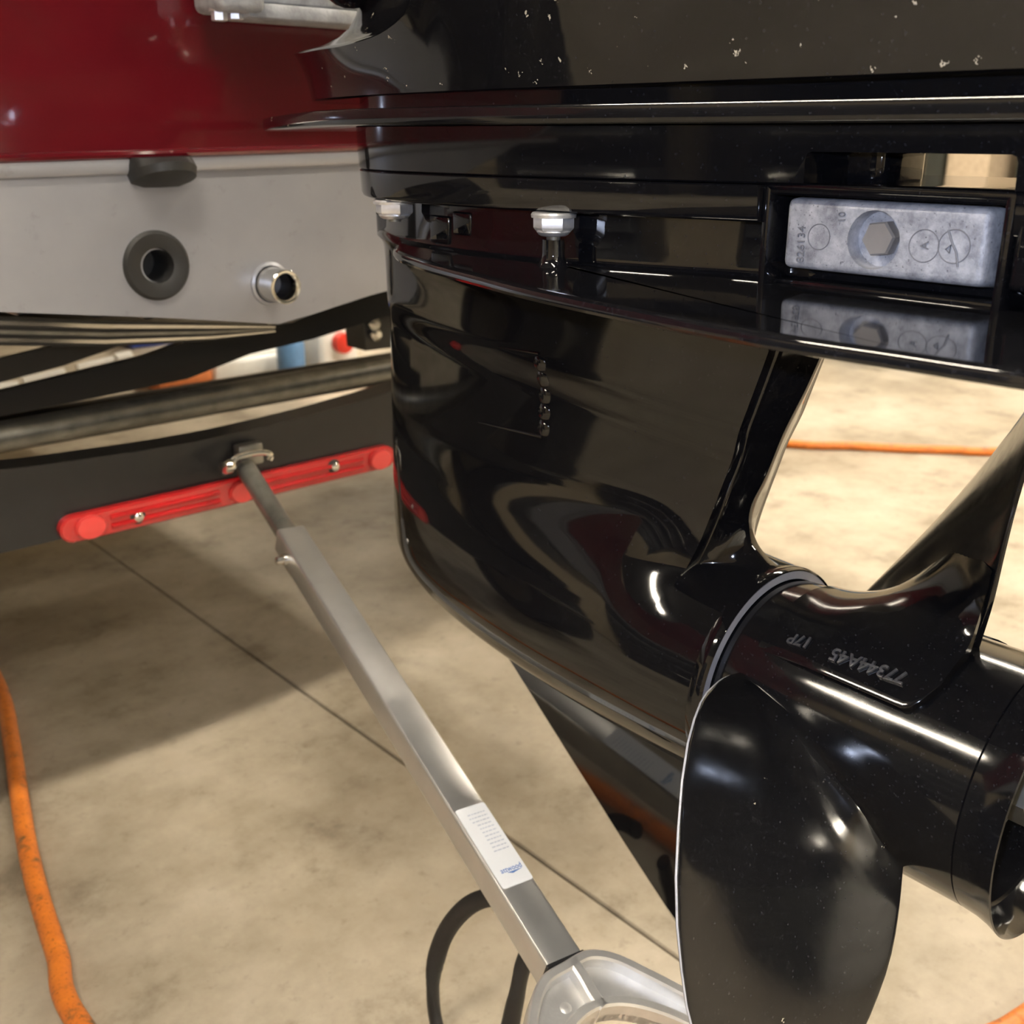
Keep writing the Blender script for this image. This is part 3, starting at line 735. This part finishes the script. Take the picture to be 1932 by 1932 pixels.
# black rubber drain flange, drain pipe, black plug in the ledge
p = at(300, 502, 1, YT - .004)
cut = BM(); add_rev(cut, [(-.01, .0108), (.05, .0108)], (p.x + .0012, YT, p.z - .0004), (0, 1, 0), 40, True, True); boolean_diff(lower, cut)
bm = BM(); add_rev(bm, [(.004, .0232), (-.001, .0230), (-.0032, .0210), (-.0030, .0150), (-.0018, .0116), (.0020, .0106), (.028, .0106)], (p.x, YT, p.z), (0, 1, 0), 48); g = obj('rubber_flange', bm, RUBGRAY, boat, label='dark grey rubber flange round a hole')
bm = BM(); add_rev(bm, [(.0282, .0112), (.0284, .006), (.0285, .001)], (p.x, YT, p.z), (0, 1, 0), 32, False, True); obj('flange_hole', bm, DARKIN, g)
p = at(537, 541, 1, YT - .02)
bm = BM(); add_rev(bm, [(.022, .0128), (.006, .0118), (0, .0120), (-.0007, .0113), (-.0004, .0098), (.001, .0088), (.024, .0086), (.0245, .001)], (p.x, YT - .022, p.z), (0, 1, 0), 40, False, True); g = obj('drain_pipe', bm, CHROME, boat, label='short bright metal drain pipe')
bm = BM(); add_rev(bm, [(.0015, .0089), (.022, .0084), (.0225, .001)], (p.x, YT - .022, p.z), (0, 1, 0), 32, False, True); obj('pipe_bore', bm, DARKIN, g)
bm = BM(); add_rev(bm, [(.004, .0165), (-.001, .0155), (-.002, .0135)], (p.x, YT, p.z), (0, 1, 0), 40); obj('weld_ring', bm, SILVER, g)
p0, p1 = at(254, 318, 1, YT - .014), at(380, 318, 1, YT - .014); zc = (p0.z + p1.z) / 2 + .002; cx = (p0.x + p1.x) / 2; hw = (p1.x - p0.x) / 2
bm = BM(); add_rev(bm, [(.012, hw * .96), (-.004, hw), (-.009, hw * .93), (-.0115, hw * .6), (-.012, .001)], (cx, YT - .002, .5590), (0, .35, 1), 40, False, True)
for v in bm.verts:
    if v.co.z > tline(v.co.x, .5655): v.co.z = tline(v.co.x, .5655)
obj('rubber_plug', bm, RUBBER, boat, label='black oval rubber plug under the red panel')
# cast bracket with bolts at the top
pA, pB = at(390, 14, 1, .672), at(640, 14, 1, .672)
bm = BM(); add_box(bm, (pA.x + .020, .655, pA.z - .0055), (pB.x + .10, .690, pA.z + .0035), .002); add_box(bm, (pA.x + .022, .660, pA.z + .004), (pB.x + .10, .690, pA.z + .06), .003)
add_box(bm, (pA.x - .001, .650, pA.z - .003), (pA.x + .030, .690, pA.z + .05), .005, 3)
brk = obj('motor_bracket', bm, WEATHER, boat, label='silver cast motor bracket with two bolts')
for px, py in ((413, 22), (443, 20)):
    q = at(px, py, 1, .668); bm = BM(); add_rev(bm, [(-.0055, .0042), (-.005, .0050), (0, .0050)], (q.x, .668, q.z), (0, 0, 1), 6, True, True); add_rev(bm, [(0, .0062), (.008, .0062)], (q.x, .668, q.z), (0, 0, 1), 20, True, True); obj('bracket_bolt', bm, ZINCB, brk, 25)

# ------------------------------------------------------------------ trailer
YB = .78
trailer = thing('boat_trailer', 'black steel boat trailer under the boat, curved rear crossbeam facing the camera', 'trailer', (XC, 1.2, .0))
bm = BM(); ed = []
TOP = [at(x, y, 1, YB) for x, y in ((0, 886), (166, 865), (373, 832), (538, 795), (660, 762), (754, 732))]
TB = [(-.20, .455), (-.10, .42), (.05, .375)] + [(p.x, p.z) for p in TOP] + [(.68, .385), (.85, .43), (.98, .462)]
LOW = lambda x: .2925 + (max(0, abs(x - XC) - .26) ** 1.3) * .50
n = 70; A, Bq = [], []
for i in range(n + 1):
    x = -.17 + 1.12 * i / n; A.append(Vector((x, YB, csp(TB, x)))); Bq.append(Vector((x, YB, LOW(x))))
D = Vector((0, .028, 0))
sec = [[a, b_, b_ + D, a + D] for a, b_ in zip(A, Bq)]
add_loft(bm, sec, True, True, True)
beam = obj('crossbeam', bm, TRAILER, trailer, 30)
# side rails, wheels and tongue complete the trailer forward of the frame
for s in (-1, 1):
    x = XC + s * .52
    bm = BM(); add_box(bm, (x - .025, YB + .02, .40), (x + .025, 4.6, .46), .006); obj('side_rail', bm, TRAILER, trailer)
    xw = XC + s * .80
    bm = BM(); add_rev(bm, [(-.08, .15), (-.085, .21), (-.07, .25), (-.04, .26), (.04, .26), (.07, .25), (.085, .21), (.08, .15)], (xw, 1.25, .26), (1, 0, 0), 40); w_ = obj('tire', bm, RUBBER, trailer)
    bm = BM(); add_rev(bm, [(-.07, .155), (-.07, .145), (-.03, .13), (-.02, .03), (.02, .03), (.03, .13), (.07, .145), (.07, .155)], (xw, 1.25, .26), (1, 0, 0), 32, True, True); obj('wheel_rim', bm, STEEL, w_)
bm = BM(); add_tube(bm, [(XC - .74, 1.25, .26), (XC + .74, 1.25, .26)], .022, 16); obj('axle', bm, TRAILER, trailer)
bm = BM(); add_box(bm, (XC - .04, 3.2, .40), (XC + .04, 6.3, .48), .006); obj('tongue', bm, TRAILER, trailer)
bm = BM(); add_box(bm, (XC - .03, 6.0, .0), (XC + .03, 6.06, .42), .006); obj('jack_post', bm, STEEL, trailer)
# round steel cross tube
a0, a1 = at(0, 824, 1, .90), at(752, 690, 1, .90); dz = (a1.z - a0.z) / (a1.x - a0.x)
bm = BM(); add_tube(bm, [(a0.x - .6, .90, a0.z - dz * .6), a0, a1, (a1.x + .5, .90, a1.z + dz * .5)], .0125, 20); obj('cross_tube', bm, STEEL, trailer, label='dull grey round steel tube')
# black carpeted bunk braces rising under the hull
def brace(name, pts_t, pts_b, Y, th, mat):
    t = [at(x, y, 1, Y) for x, y in pts_t]; bt = [at(x, y, 1, Y) for x, y in pts_b]
    bm = BM(); d = Vector((0, th, 0)); add_loft(bm, [[p, q, q + d, p + d] for p, q in zip(t, bt)], True, True, True)
    return obj(name, bm, mat, trailer, 30)
brace('bunk_brace', [(-200, 790), (0, 739), (275, 672), (394, 629), (551, 609), (630, 574), (748, 538), (860, 500)], [(-200, 840), (0, 786), (197, 747), (354, 715), (472, 668), (590, 640), (689, 609), (800, 575)], .98, .010, TRAILER)
brace('bunk_brace', [(-200, 722), (0, 677), (120, 648), (200, 628), (268, 616)], [(-200, 770), (0, 722), (120, 690), (200, 662), (268, 634)], 1.10, .008, TRAILER)
tp = [(-200, 600), (0, 597), (200, 605), (400, 609), (520, 614)]; bt = [(-200, 655), (0, 652), (200, 654), (400, 643), (520, 628)]
lay = lambda f: [(x0 + (x1 - x0) * f, y0 + (y1 - y0) * f) for (x0, y0), (x1, y1) in zip(tp, bt)]
for f0, f1, mm in ((0, .14, TRAILER), (.15, .30, HULLB), (.31, .46, TRAILER), (.47, .60, STEEL), (.61, .74, TRAILER), (.75, .88, HULLB), (.89, 1, TRAILER)):
    brace('bunk_strip', lay(f0), lay(f1), .86, 1.6, mm)
brace('bunk_bracket', [(684, 590), (742, 570)], [(690, 662), (746, 655)], 1.04, .04, TRAILER)
# identification light bar: base, raised ribs, three lamps, two screws
lb0, lb1 = at(112, 1001, 1, YB - .006), at(744, 860, 1, YB - .006)
zb = (lb0.z + lb1.z) / 2 - .0005; xb0, xb1 = lb0.x, lb1.x; hb = .0105
def stadium(x0, x1, z, r, y):
    c0, c1 = x0 + r, x1 - r
    return [Vector((c1 + r * math.sin(R(a)), y, z + r * math.cos(R(a)))) for a in range(0, 181, 12)] + [Vector((c0 - r * math.sin(R(a)), y, z - r * math.cos(R(a)))) for a in range(0, 181, 12)]
bm = BM(); add_loft(bm, [stadium(xb0, xb1, zb, hb, YB), stadium(xb0, xb1, zb, hb, YB - .006), stadium(xb0 + .0015, xb1 - .0015, zb, hb - .0015, YB - .008)], True, True, True)
lightbar = obj('light_bar', bm, LENS, trailer, 30, label='long red light bar with three round lamps')
xm = (xb0 + xb1) / 2
for xc_ in (xb0 + .022, xm - .004, xb1 - .018):
    bm = BM(); rr = .0092
    add_loft(bm, [[Vector((xc_ + 1.25 * k * math.cos(a * math.tau / 32), y, zb + k * math.sin(a * math.tau / 32))) for a in range(32)] for k, y in ((rr, YB - .007), (rr, YB - .0105), (rr * .9, YB - .0122), (rr * .3, YB - .0128))], True, False, True)
    obj('lamp_lens', bm, LENS2, lightbar, label='paler red round lens')
for k, (xa, xz) in enumerate(((xb0 + .038, xm - .024), (xm + .014, xb1 - .036))):
    for dz_ in (-.0036, .0036):
        bm = BM(); add_tube(bm, [(xa, YB - .0085, zb + dz_), (xz, YB - .0085, zb + dz_)], .0021, 10); obj('lens_rib', bm, LENS, lightbar)
for px, py in ((261, 975), (631, 880)):
    q = at(px, py, 1, YB - .009)
    bm = BM(); add_rev(bm, [(.002, .0062), (-.0005, .0062), (-.001, .005)], (q.x, YB - .008, q.z), (0, 1, 0), 20, True, True); obj('screw_recess', bm, DARKIN, lightbar)
    bm = BM(); add_rev(bm, [(0, .0040), (-.0022, .0036), (-.0032, .002), (-.0034, .0003)], (q.x, YB - .009, q.z), (0, 1, 0), 20, True, True); obj('screw', bm, CHROME, lightbar)

# ------------------------------------------------------------------ transom support bar
PC = at(478, 884, 0, .385); PE = at(1066, 1808, 0, .308)
bar = thing('transom_support_bar', 'silver square tube support bar with forked end, pinned to the trailer crossbeam', 'bar', (PE.x, PE.y, .10))
e1 = (PE - PC).normalized(); e2 = Vector((1, 0, 0)); e2 = (e2 - e1 * e2.dot(e1)).normalized(); nn = e2.cross(e1).normalized()
if nn.z < 0: nn = -nn
W = .0222; TK = .0200
LB = (PE - PC).length
def bp(t, s=0, h=0): return PC + e1 * t + e2 * s + nn * h
t0 = .112 * LB / 1.0
ts = None
# square tube starts where the sleeve shows in the photo
t_start = (atp(545, 995, PC, nn) - PC).dot(e1)
secp = rrect(W, TK, .0022)
def bar_ring(t, k=1.0): return [bp(t, a * k, b_ * k - TK / 2) for a, b_ in secp]
bm = BM(); add_loft(bm, [bar_ring(t_start, .97), bar_ring(t_start + .0008), bar_ring(LB)], True, True, True); obj('square_tube', bm, ALU, bar, 30)
bm = BM(); add_tube(bm, [bp(-.016, 0, -TK / 2), bp(t_start + .02, 0, -TK / 2)], .0082, 24); obj('inner_rod', bm, STEEL, bar)
q = bp(t_start + .026, -W / 2, -TK * .45)
bm = BM(); add_rev(bm, [(0, .0044), (.004, .0044), (.0042, .0030), (.009, .0028), (.0096, .0018)], q, -e2, 16, True, True); obj('set_screw', bm, CHROME, bar)
# clevis: arched strap, pin, base plate on the beam
cb = at(462, 852, 1, YB - .002)
bm = BM(); add_box(bm, (cb.x - .010, YB - .012, cb.z - .010), (cb.x + .012, YB - .0003, cb.z + .008), .002); obj('clevis_base', bm, STEEL, bar)
arc = [at(x, y, 1, YB - .022) for x, y in ((436, 884), (440, 868), (458, 859), (490, 853), (510, 857), (508, 868))]
bm = BM(); add_tube(bm, catmull(arc, 6), .0026, 10); obj('clevis_pin', bm, CHROME, bar)
q = at(430, 880, 1, YB - .024); bm = BM(); add_rev(bm, [(-.005, .002), (-.004, .0052), (0, .0062), (.004, .0052), (.005, .002)], q, (1, .2, .1), 18, True, True); obj('pin_knob', bm, CHROME, bar)
# white sticker with small print
la = [(870, 1527), (915, 1511), (924, 1514), (1013, 1648), (1011, 1655), (960, 1676)]
P0 = atp(870, 1527, PC, nn); P1 = atp(958, 1676, PC, nn)
l0 = (P0 - PC).dot(e1); l1 = (P1 - PC).dot(e1)
lw = W * .88
bm = BM(); out = [bp(l0 + (l1 - l0) / 2 + b_, a + W * .015, .0002) for a, b_ in rrect(lw, (l1 - l0), .0015)]
add_prism(bm, out, nn, .00025); lab = obj('sticker', bm, LABELM, bar, label='white sticker with blue print')
for i in range(11):
    f = .10 + i * .048; t = l0 + (l1 - l0) * f; a0 = -.10 + .03 * random.random() - (.12 if i < 3 else 0); a1 = .36 + .06 * random.random()
    bm = BM()
    s0 = a0
    while s0 < a1:
        s1 = min(a1, s0 + random.uniform(.05, .13))
        add_prism(bm, [bp(t, lw * s0, .0005), bp(t, lw * s1, .0005), bp(t + .0007, lw * s1, .0005), bp(t + .0007, lw * s0, .0005)], nn, .0001); s0 = s1 + .025
    obj('printed_line', bm, GREYINK, lab)
tl = l0 + (l1 - l0) * .82
obj('printed_logo', text_bm('attwood', .0047, .00008, lambda u, v, h: bp(tl - v + .0012, -lw * .27 + u * .84, .0005 + h)), BLUEINK, lab, label='blue printed logo')
bm = BM(); add_prism(bm, [bp(tl + .0017, -lw * .1, .0005), bp(tl + .0017, lw * .40, .0005), bp(tl + .0030, lw * .06, .0005)], nn, .0001); obj('printed_swoosh', bm, BLUEINK, lab)
# fork casting at the end, in the plane of the bar's top face
def fk(x, y): return atp(x, y, bp(LB, 0, .0015), nn)
outer_px = [(1107, 1793), (1160, 1799), (1225, 1829), (1300, 1868), (1400, 1925), (1480, 1985), (1500, 2030), (1470, 2050), (1380, 1990), (1300, 1938), (1225, 1908), (1165, 1899), (1118, 1912), (1080, 1950), (1062, 2010), (1066, 2090), (1050, 2130), (1018, 2120), (1003, 2040), (993, 1960), (1000, 1890), (1022, 1842), (1062, 1816)]
op = catmull([fk(*q) for q in outer_px], 5, True)
bm = BM(); add_prism(bm, [p - nn * .0125 for p in op], nn, .0060); fork = obj('fork_casting', bm, CAST, bar, label='pale cast fork with ribbed pockets')
ribsec = [(-.0028, -.012), (-.0028, .0004), (-.0018, .0016), (.0018, .0016), (.0028, .0004), (.0028, -.012)]
def inset(poly, d):
    c = poly; L = len(c); outp = []
    for i in range(L):
        tg = (c[(i + 1) % L] - c[i - 1]).normalized(); outp.append(c[i] + nn.cross(tg).normalized() * d)
    return outp
area = sum((op[i] - op[0]).cross(op[(i + 1) % len(op)] - op[0]).dot(nn) for i in range(len(op)))
rim = inset(op, .0028 if area > 0 else -.0028)
bm = BM(); add_tube(bm, rim, 1, sec=ribsec, closed=True, up=nn); obj('fork_rim', bm, CAST, fork)
bm = BM(); add_tube(bm, catmull([fk(1080, 1812), fk(1100, 1842), fk(1122, 1880), fk(1140, 1900)], 5), 1, sec=[(a * 1.15, b_) for a, b_ in ribsec], up=nn); obj('fork_rib', bm, CAST, fork)
for x, y in ((1073, 1888), (1127, 1862)):
    bm = BM(); add_rev(bm, [(-.0068, .0030), (-.0061, .0030), (-.0059, .0026)], fk(x, y), nn, 24, False, True); obj('ejector_mark', bm, CAST, fork)
bm = BM(); add_box(bm, (-W / 2 - .0004, -.0004, -.018), (W / 2 + .0004, .0016, .0006), .0002, 1, mat=Matrix.Translation(bp(LB)) @ Matrix((e2, e1, nn)).transposed().to_4x4())
obj('tube_seam', bm, DARKIN, bar)
# black rubber strap looped below the fork
sp = lambda x, y, X: at(x, y, 0, X)
loop_px = [(985, 1700, .335), (930, 1692, .330), (880, 1712, .325), (838, 1765, .320), (818, 1840, .315), (822, 1925, .31), (850, 2000, .305), (905, 2030, .305), (950, 1975, .31), (972, 1890, .316), (985, 1830, .322), (1000, 1790, .327)]
sl = catmull([sp(*q) for q in loop_px], 6)
bm = BM(); add_tube(bm, sl, 1, sec=[(math.cos(a * math.tau / 12) * .0042, math.sin(a * math.tau / 12) * .0058) for a in range(12)]); obj('rubber_strap', bm, RUBBER, bar, label='black rubber strap hanging in a loop')

# ------------------------------------------------------------------ orange hose on the floor
def fl_(x, y): p = at(x, y, 2, .008); return Vector((p.x, p.y, .008))
near = [fl_(-60, 1180), fl_(0, 1300), fl_(22, 1400), fl_(36, 1500), fl_(52, 1600), fl_(76, 1700), fl_(108, 1800), fl_(150, 1932)]
far = [fl_(1900, 852), fl_(1800, 849), fl_(1700, 846), fl_(1600, 841), fl_(1480, 836), fl_(1200, 800), fl_(900, 735), fl_(760, 722), fl_(660, 728), fl_(560, 745)]
c0, c1 = fl_(1905, 1940), fl_(1960, 1904); cd = (c1 - c0).normalized()
hp = near + [Vector((.17, .40, .008)), Vector((.22, .22, .008)), Vector((.36, .14, .008)), c0 - cd * .10, c0, c1, c1 + cd * .25] + [Vector((1.5, .10, .008)), Vector((2.1, .25, .008)), Vector((2.35, .55, .008))] + far
bm = BM(); add_tube(bm, catmull(hp, 10), .0080, 14); hose = obj('air_hose', bm, HOSEM, None, 60, loc=(hp[7].x, hp[7].y, 0))
tag(hose, 'long worn orange rubber hose snaking over the concrete floor', 'hose')

# ------------------------------------------------------------------ things farther off on the floor
def jug(x, y, h, wd, mat, capmat, name, label, cat):
    t = thing(name, label, cat, (x, y, 0))
    bm = BM(); add_rev(bm, [(0, wd * .92), (.006, wd), (h * .62, wd), (h * .80, wd * .75), (h * .90, wd * .32), (h * .93, wd * .30)], (x, y, 0), (0, 0, 1), 32, True, True); obj('body', bm, mat, t)
    bm = BM(); add_rev(bm, [(h * .91, wd * .36), (h * 1.0, wd * .36), (h * 1.02, wd * .30)], (x, y, 0), (0, 0, 1), 24, True, True); obj('cap', bm, capmat, t)
    return t

def boxy(name, label, cat, lo, hi, mat, bev=.006, lid=None):
    t = thing(name, label, cat, ((lo[0] + hi[0]) / 2, (lo[1] + hi[1]) / 2, lo[2]))
    bm = BM(); add_box(bm, lo, hi, bev, 3); obj('body', bm, mat, t)
    if lid:
        bm = BM(); add_box(bm, (lo[0] - .004, lo[1] - .004, hi[2] - .02), (hi[0] + .004, hi[1] + .004, hi[2] + .004), .004, 2); obj('lid', bm, lid, t)
    return t
# white jug on its side, red cap towards the camera
j = thing('plastic_jug', 'white plastic jug with red cap lying under the boat', 'jug', (1.46, 2.33, 0))
bm = BM(); add_box(bm, (1.405, 2.32, .0), (1.525, 2.52, .125), .022, 3); obj('body', bm, WHITE, j)
bm = BM(); add_rev(bm, [(.03, .040), (.0, .030), (-.012, .022)], (1.462, 2.325, .072), (0, 1, 0), 24, False, True); obj('neck', bm, WHITE, j)
bm = BM(); add_rev(bm, [(0, .027), (-.022, .026), (-.025, .018)], (1.462, 2.315, .074), (0, 1, 0), 24, True, True); obj('cap', bm, REDP, j)
t = boxy('plastic_tray', 'flat white plastic tray on the floor beside the jug', 'tray', (1.15, 2.40, 0), (1.385, 2.62, .05), WHITE, .012)
bm = BM(); add_box(bm, (1.17, 2.42, .05), (1.365, 2.60, .056), .003); obj('rim', bm, WHITE, t)
jug(1.33, 2.34, .13, .035, BLUEL, DARKIN, 'squat_bottle', 'small blue bottle standing between the jug and the tray', 'bottle')
t = boxy('blue_bin', 'blue plastic bin far under the boat', 'bin', (1.17, 2.95, 0), (1.40, 3.2, .085), BLUEP, .01, BLUEP)
t = boxy('orange_case', 'small orange case lying on the floor under the boat', 'case', (1.00, 2.38, 0), (1.13, 2.50, .035), ORANGEP, .008, ORANGEP)
jug(1.66, 2.30, .19, .035, REDP, WHITE, 'red_bottle', 'red bottle with pale cap just left of the black motor', 'bottle')
def pipe(a, b_, r, lab, cap=True):
    t = thing('plastic_pipe', lab, 'pipe', ((a[0] + b_[0]) / 2, (a[1] + b_[1]) / 2, 0))
    bm = BM(); add_tube(bm, [a, b_], r, 14); obj('pipe_body', bm, WHITE, t)
    if cap:
        d = (Vector(b_) - Vector(a)).normalized(); bm = BM(); add_tube(bm, [Vector(b_) - d * .03, Vector(b_) + d * .01], r * 1.45, 14); obj('end_cap', bm, WHITE, t)
pipe(at(-40, 738, 1, 2.6), at(34, 728, 1, 2.6), .012, 'leftmost short white pipe beyond the trailer braces', False)
pipe(at(44, 722, 1, 2.6), at(122, 704, 1, 2.6), .013, 'middle white pipe beyond the trailer braces', False)
pipe(at(146, 696, 1, 2.6), at(240, 675, 1, 2.6), .012, 'white pipe with thick end cap beyond the trailer braces')
pipe(at(80, 648, 1, 3.3), at(170, 630, 1, 3.3), .018, 'far white pipe just below the hull bottom')
for px, py in ((705, 611), (708, 630)):
    q = at(px, py, 1, 1.038); bm = BM(); add_rev(bm, [(0, .0085), (-.004, .008), (-.008, .004)], q, (0, 1, 0), 16, True, True); obj('bracket_bolt', bm, CHROME, trailer)
# blue and white tub on the bright floor to the right
t = thing('round_tub', 'blue and white round tub on the bright floor behind the propeller', 'tub', (2.66, 1.47, 0))
bm = BM(); add_rev(bm, [(0, .085), (.006, .105), (.05, .135), (.16, .15), (.165, .142)], (2.66, 1.47, 0), (0, 0, 1), 40, True, False); obj('body', bm, BLUEL, t)
bm = BM(); a0 = math.atan2(-1.47, -2.66)
rings = [[Vector((2.66 + (r + .003) * math.cos(a0 + da), 1.47 + (r + .003) * math.sin(a0 + da), h)) for h, r in ((.008, .107), (.05, .135), (.13, .146))] for da in [(-.28 + .07 * i) for i in range(9)]]
add_loft(bm, rings, False); obj('label_patch', bm, WHITE, t)
# things standing at the right-hand wall
def post(y0, y1, lab):
    t = thing('rack_upright', lab, 'rack', (3.92, (y0 + y1) / 2, 0))
    bm = BM(); add_box(bm, (3.88, y0, .01), (3.96, y1, 1.9), .006); obj('post', bm, GREENP, t)
    bm = BM(); add_box(bm, (3.86, y0 - .005, 0), (3.98, y1 + .005, .012), .002); obj('foot_plate', bm, STEEL, t)
post(at(1732, 310, 0, 3.9).y, at(1690, 310, 0, 3.9).y, 'left dark green rack upright seen through the slot above the anode')
post(at(1783, 310, 0, 3.9).y, at(1750, 310, 0, 3.9).y, 'right dark green rack upright seen through the slot above the anode')
t = boxy('cardboard_box', 'tall tan cardboard box beyond the slot above the anode', 'box', (3.9, at(1866, 310, 0, 3.9).y, 0), (4.3, at(1786, 310, 0, 3.9).y, .9), BROWNP, .004, BROWNP)
t = boxy('dark_bin', 'dark bin beside the cardboard box beyond the slot', 'bin', (4.0, 1.55, 0), (4.4, 1.80, .62), GREENP, .02, DARKIN)
# unseen cabinets behind and left of the camera; dark ones added for dark reflections
t = boxy('added_black_cabinet', 'unseen black cabinet added left of the hose for dark reflections', 'cabinet', (-2.50, .60, 0), (-1.85, 1.90, 1.25), TRAILER, .01, TRAILER)  # unseen dark block put in to darken the motor's reflections
for k in range(4):
    z = .08 + k * .26; bm = BM(); add_box(bm, (-1.855, .63, z), (-1.838, 1.87, z + .24), .004); d = obj('drawer', bm, TRAILER, t)
    bm = BM(); add_tube(bm, [(-1.825, .8, z + .2), (-1.825, 1.7, z + .2)], .006, 8); obj('handle', bm, CHROME, d)
t = boxy('yellow_cabinet', 'yellow steel cabinet against the left wall', 'cabinet', (-3.4, 2.3, 0), (-2.9, 2.65, 1.3), YELLOW, .01, YELLOW)
for k in range(2):
    bm = BM(); add_box(bm, (-2.905, 2.31 + .165 * k, .06), (-2.89, 2.47 + .165 * k, 1.26), .004); d = obj('door', bm, YELLOW, t)
    bm = BM(); add_tube(bm, [(-2.88, 2.45 + .045 * k, .6), (-2.88, 2.45 + .045 * k, .75)], .006, 8); obj('handle', bm, CHROME, d)

t = boxy('added_green_cabinet', 'unseen dark green cabinet added behind the camera for dark reflections', 'cabinet', (1.5, -3.58, 0), (4.5, -3.15, 2.3), GREENP, .01, GREENP)  # unseen, put in to darken the reflection in the red transom
for k in range(4):
    x0 = 1.52 + k * .745; bm = BM(); add_box(bm, (x0, -3.155, .08), (x0 + .725, -3.135, 2.24), .004); d = obj('door', bm, GREENP, t)
    bm = BM(); add_tube(bm, [(x0 + .6, -3.12, 1.0), (x0 + .6, -3.12, 1.2)], .008, 8); obj('handle', bm, CHROME, d)
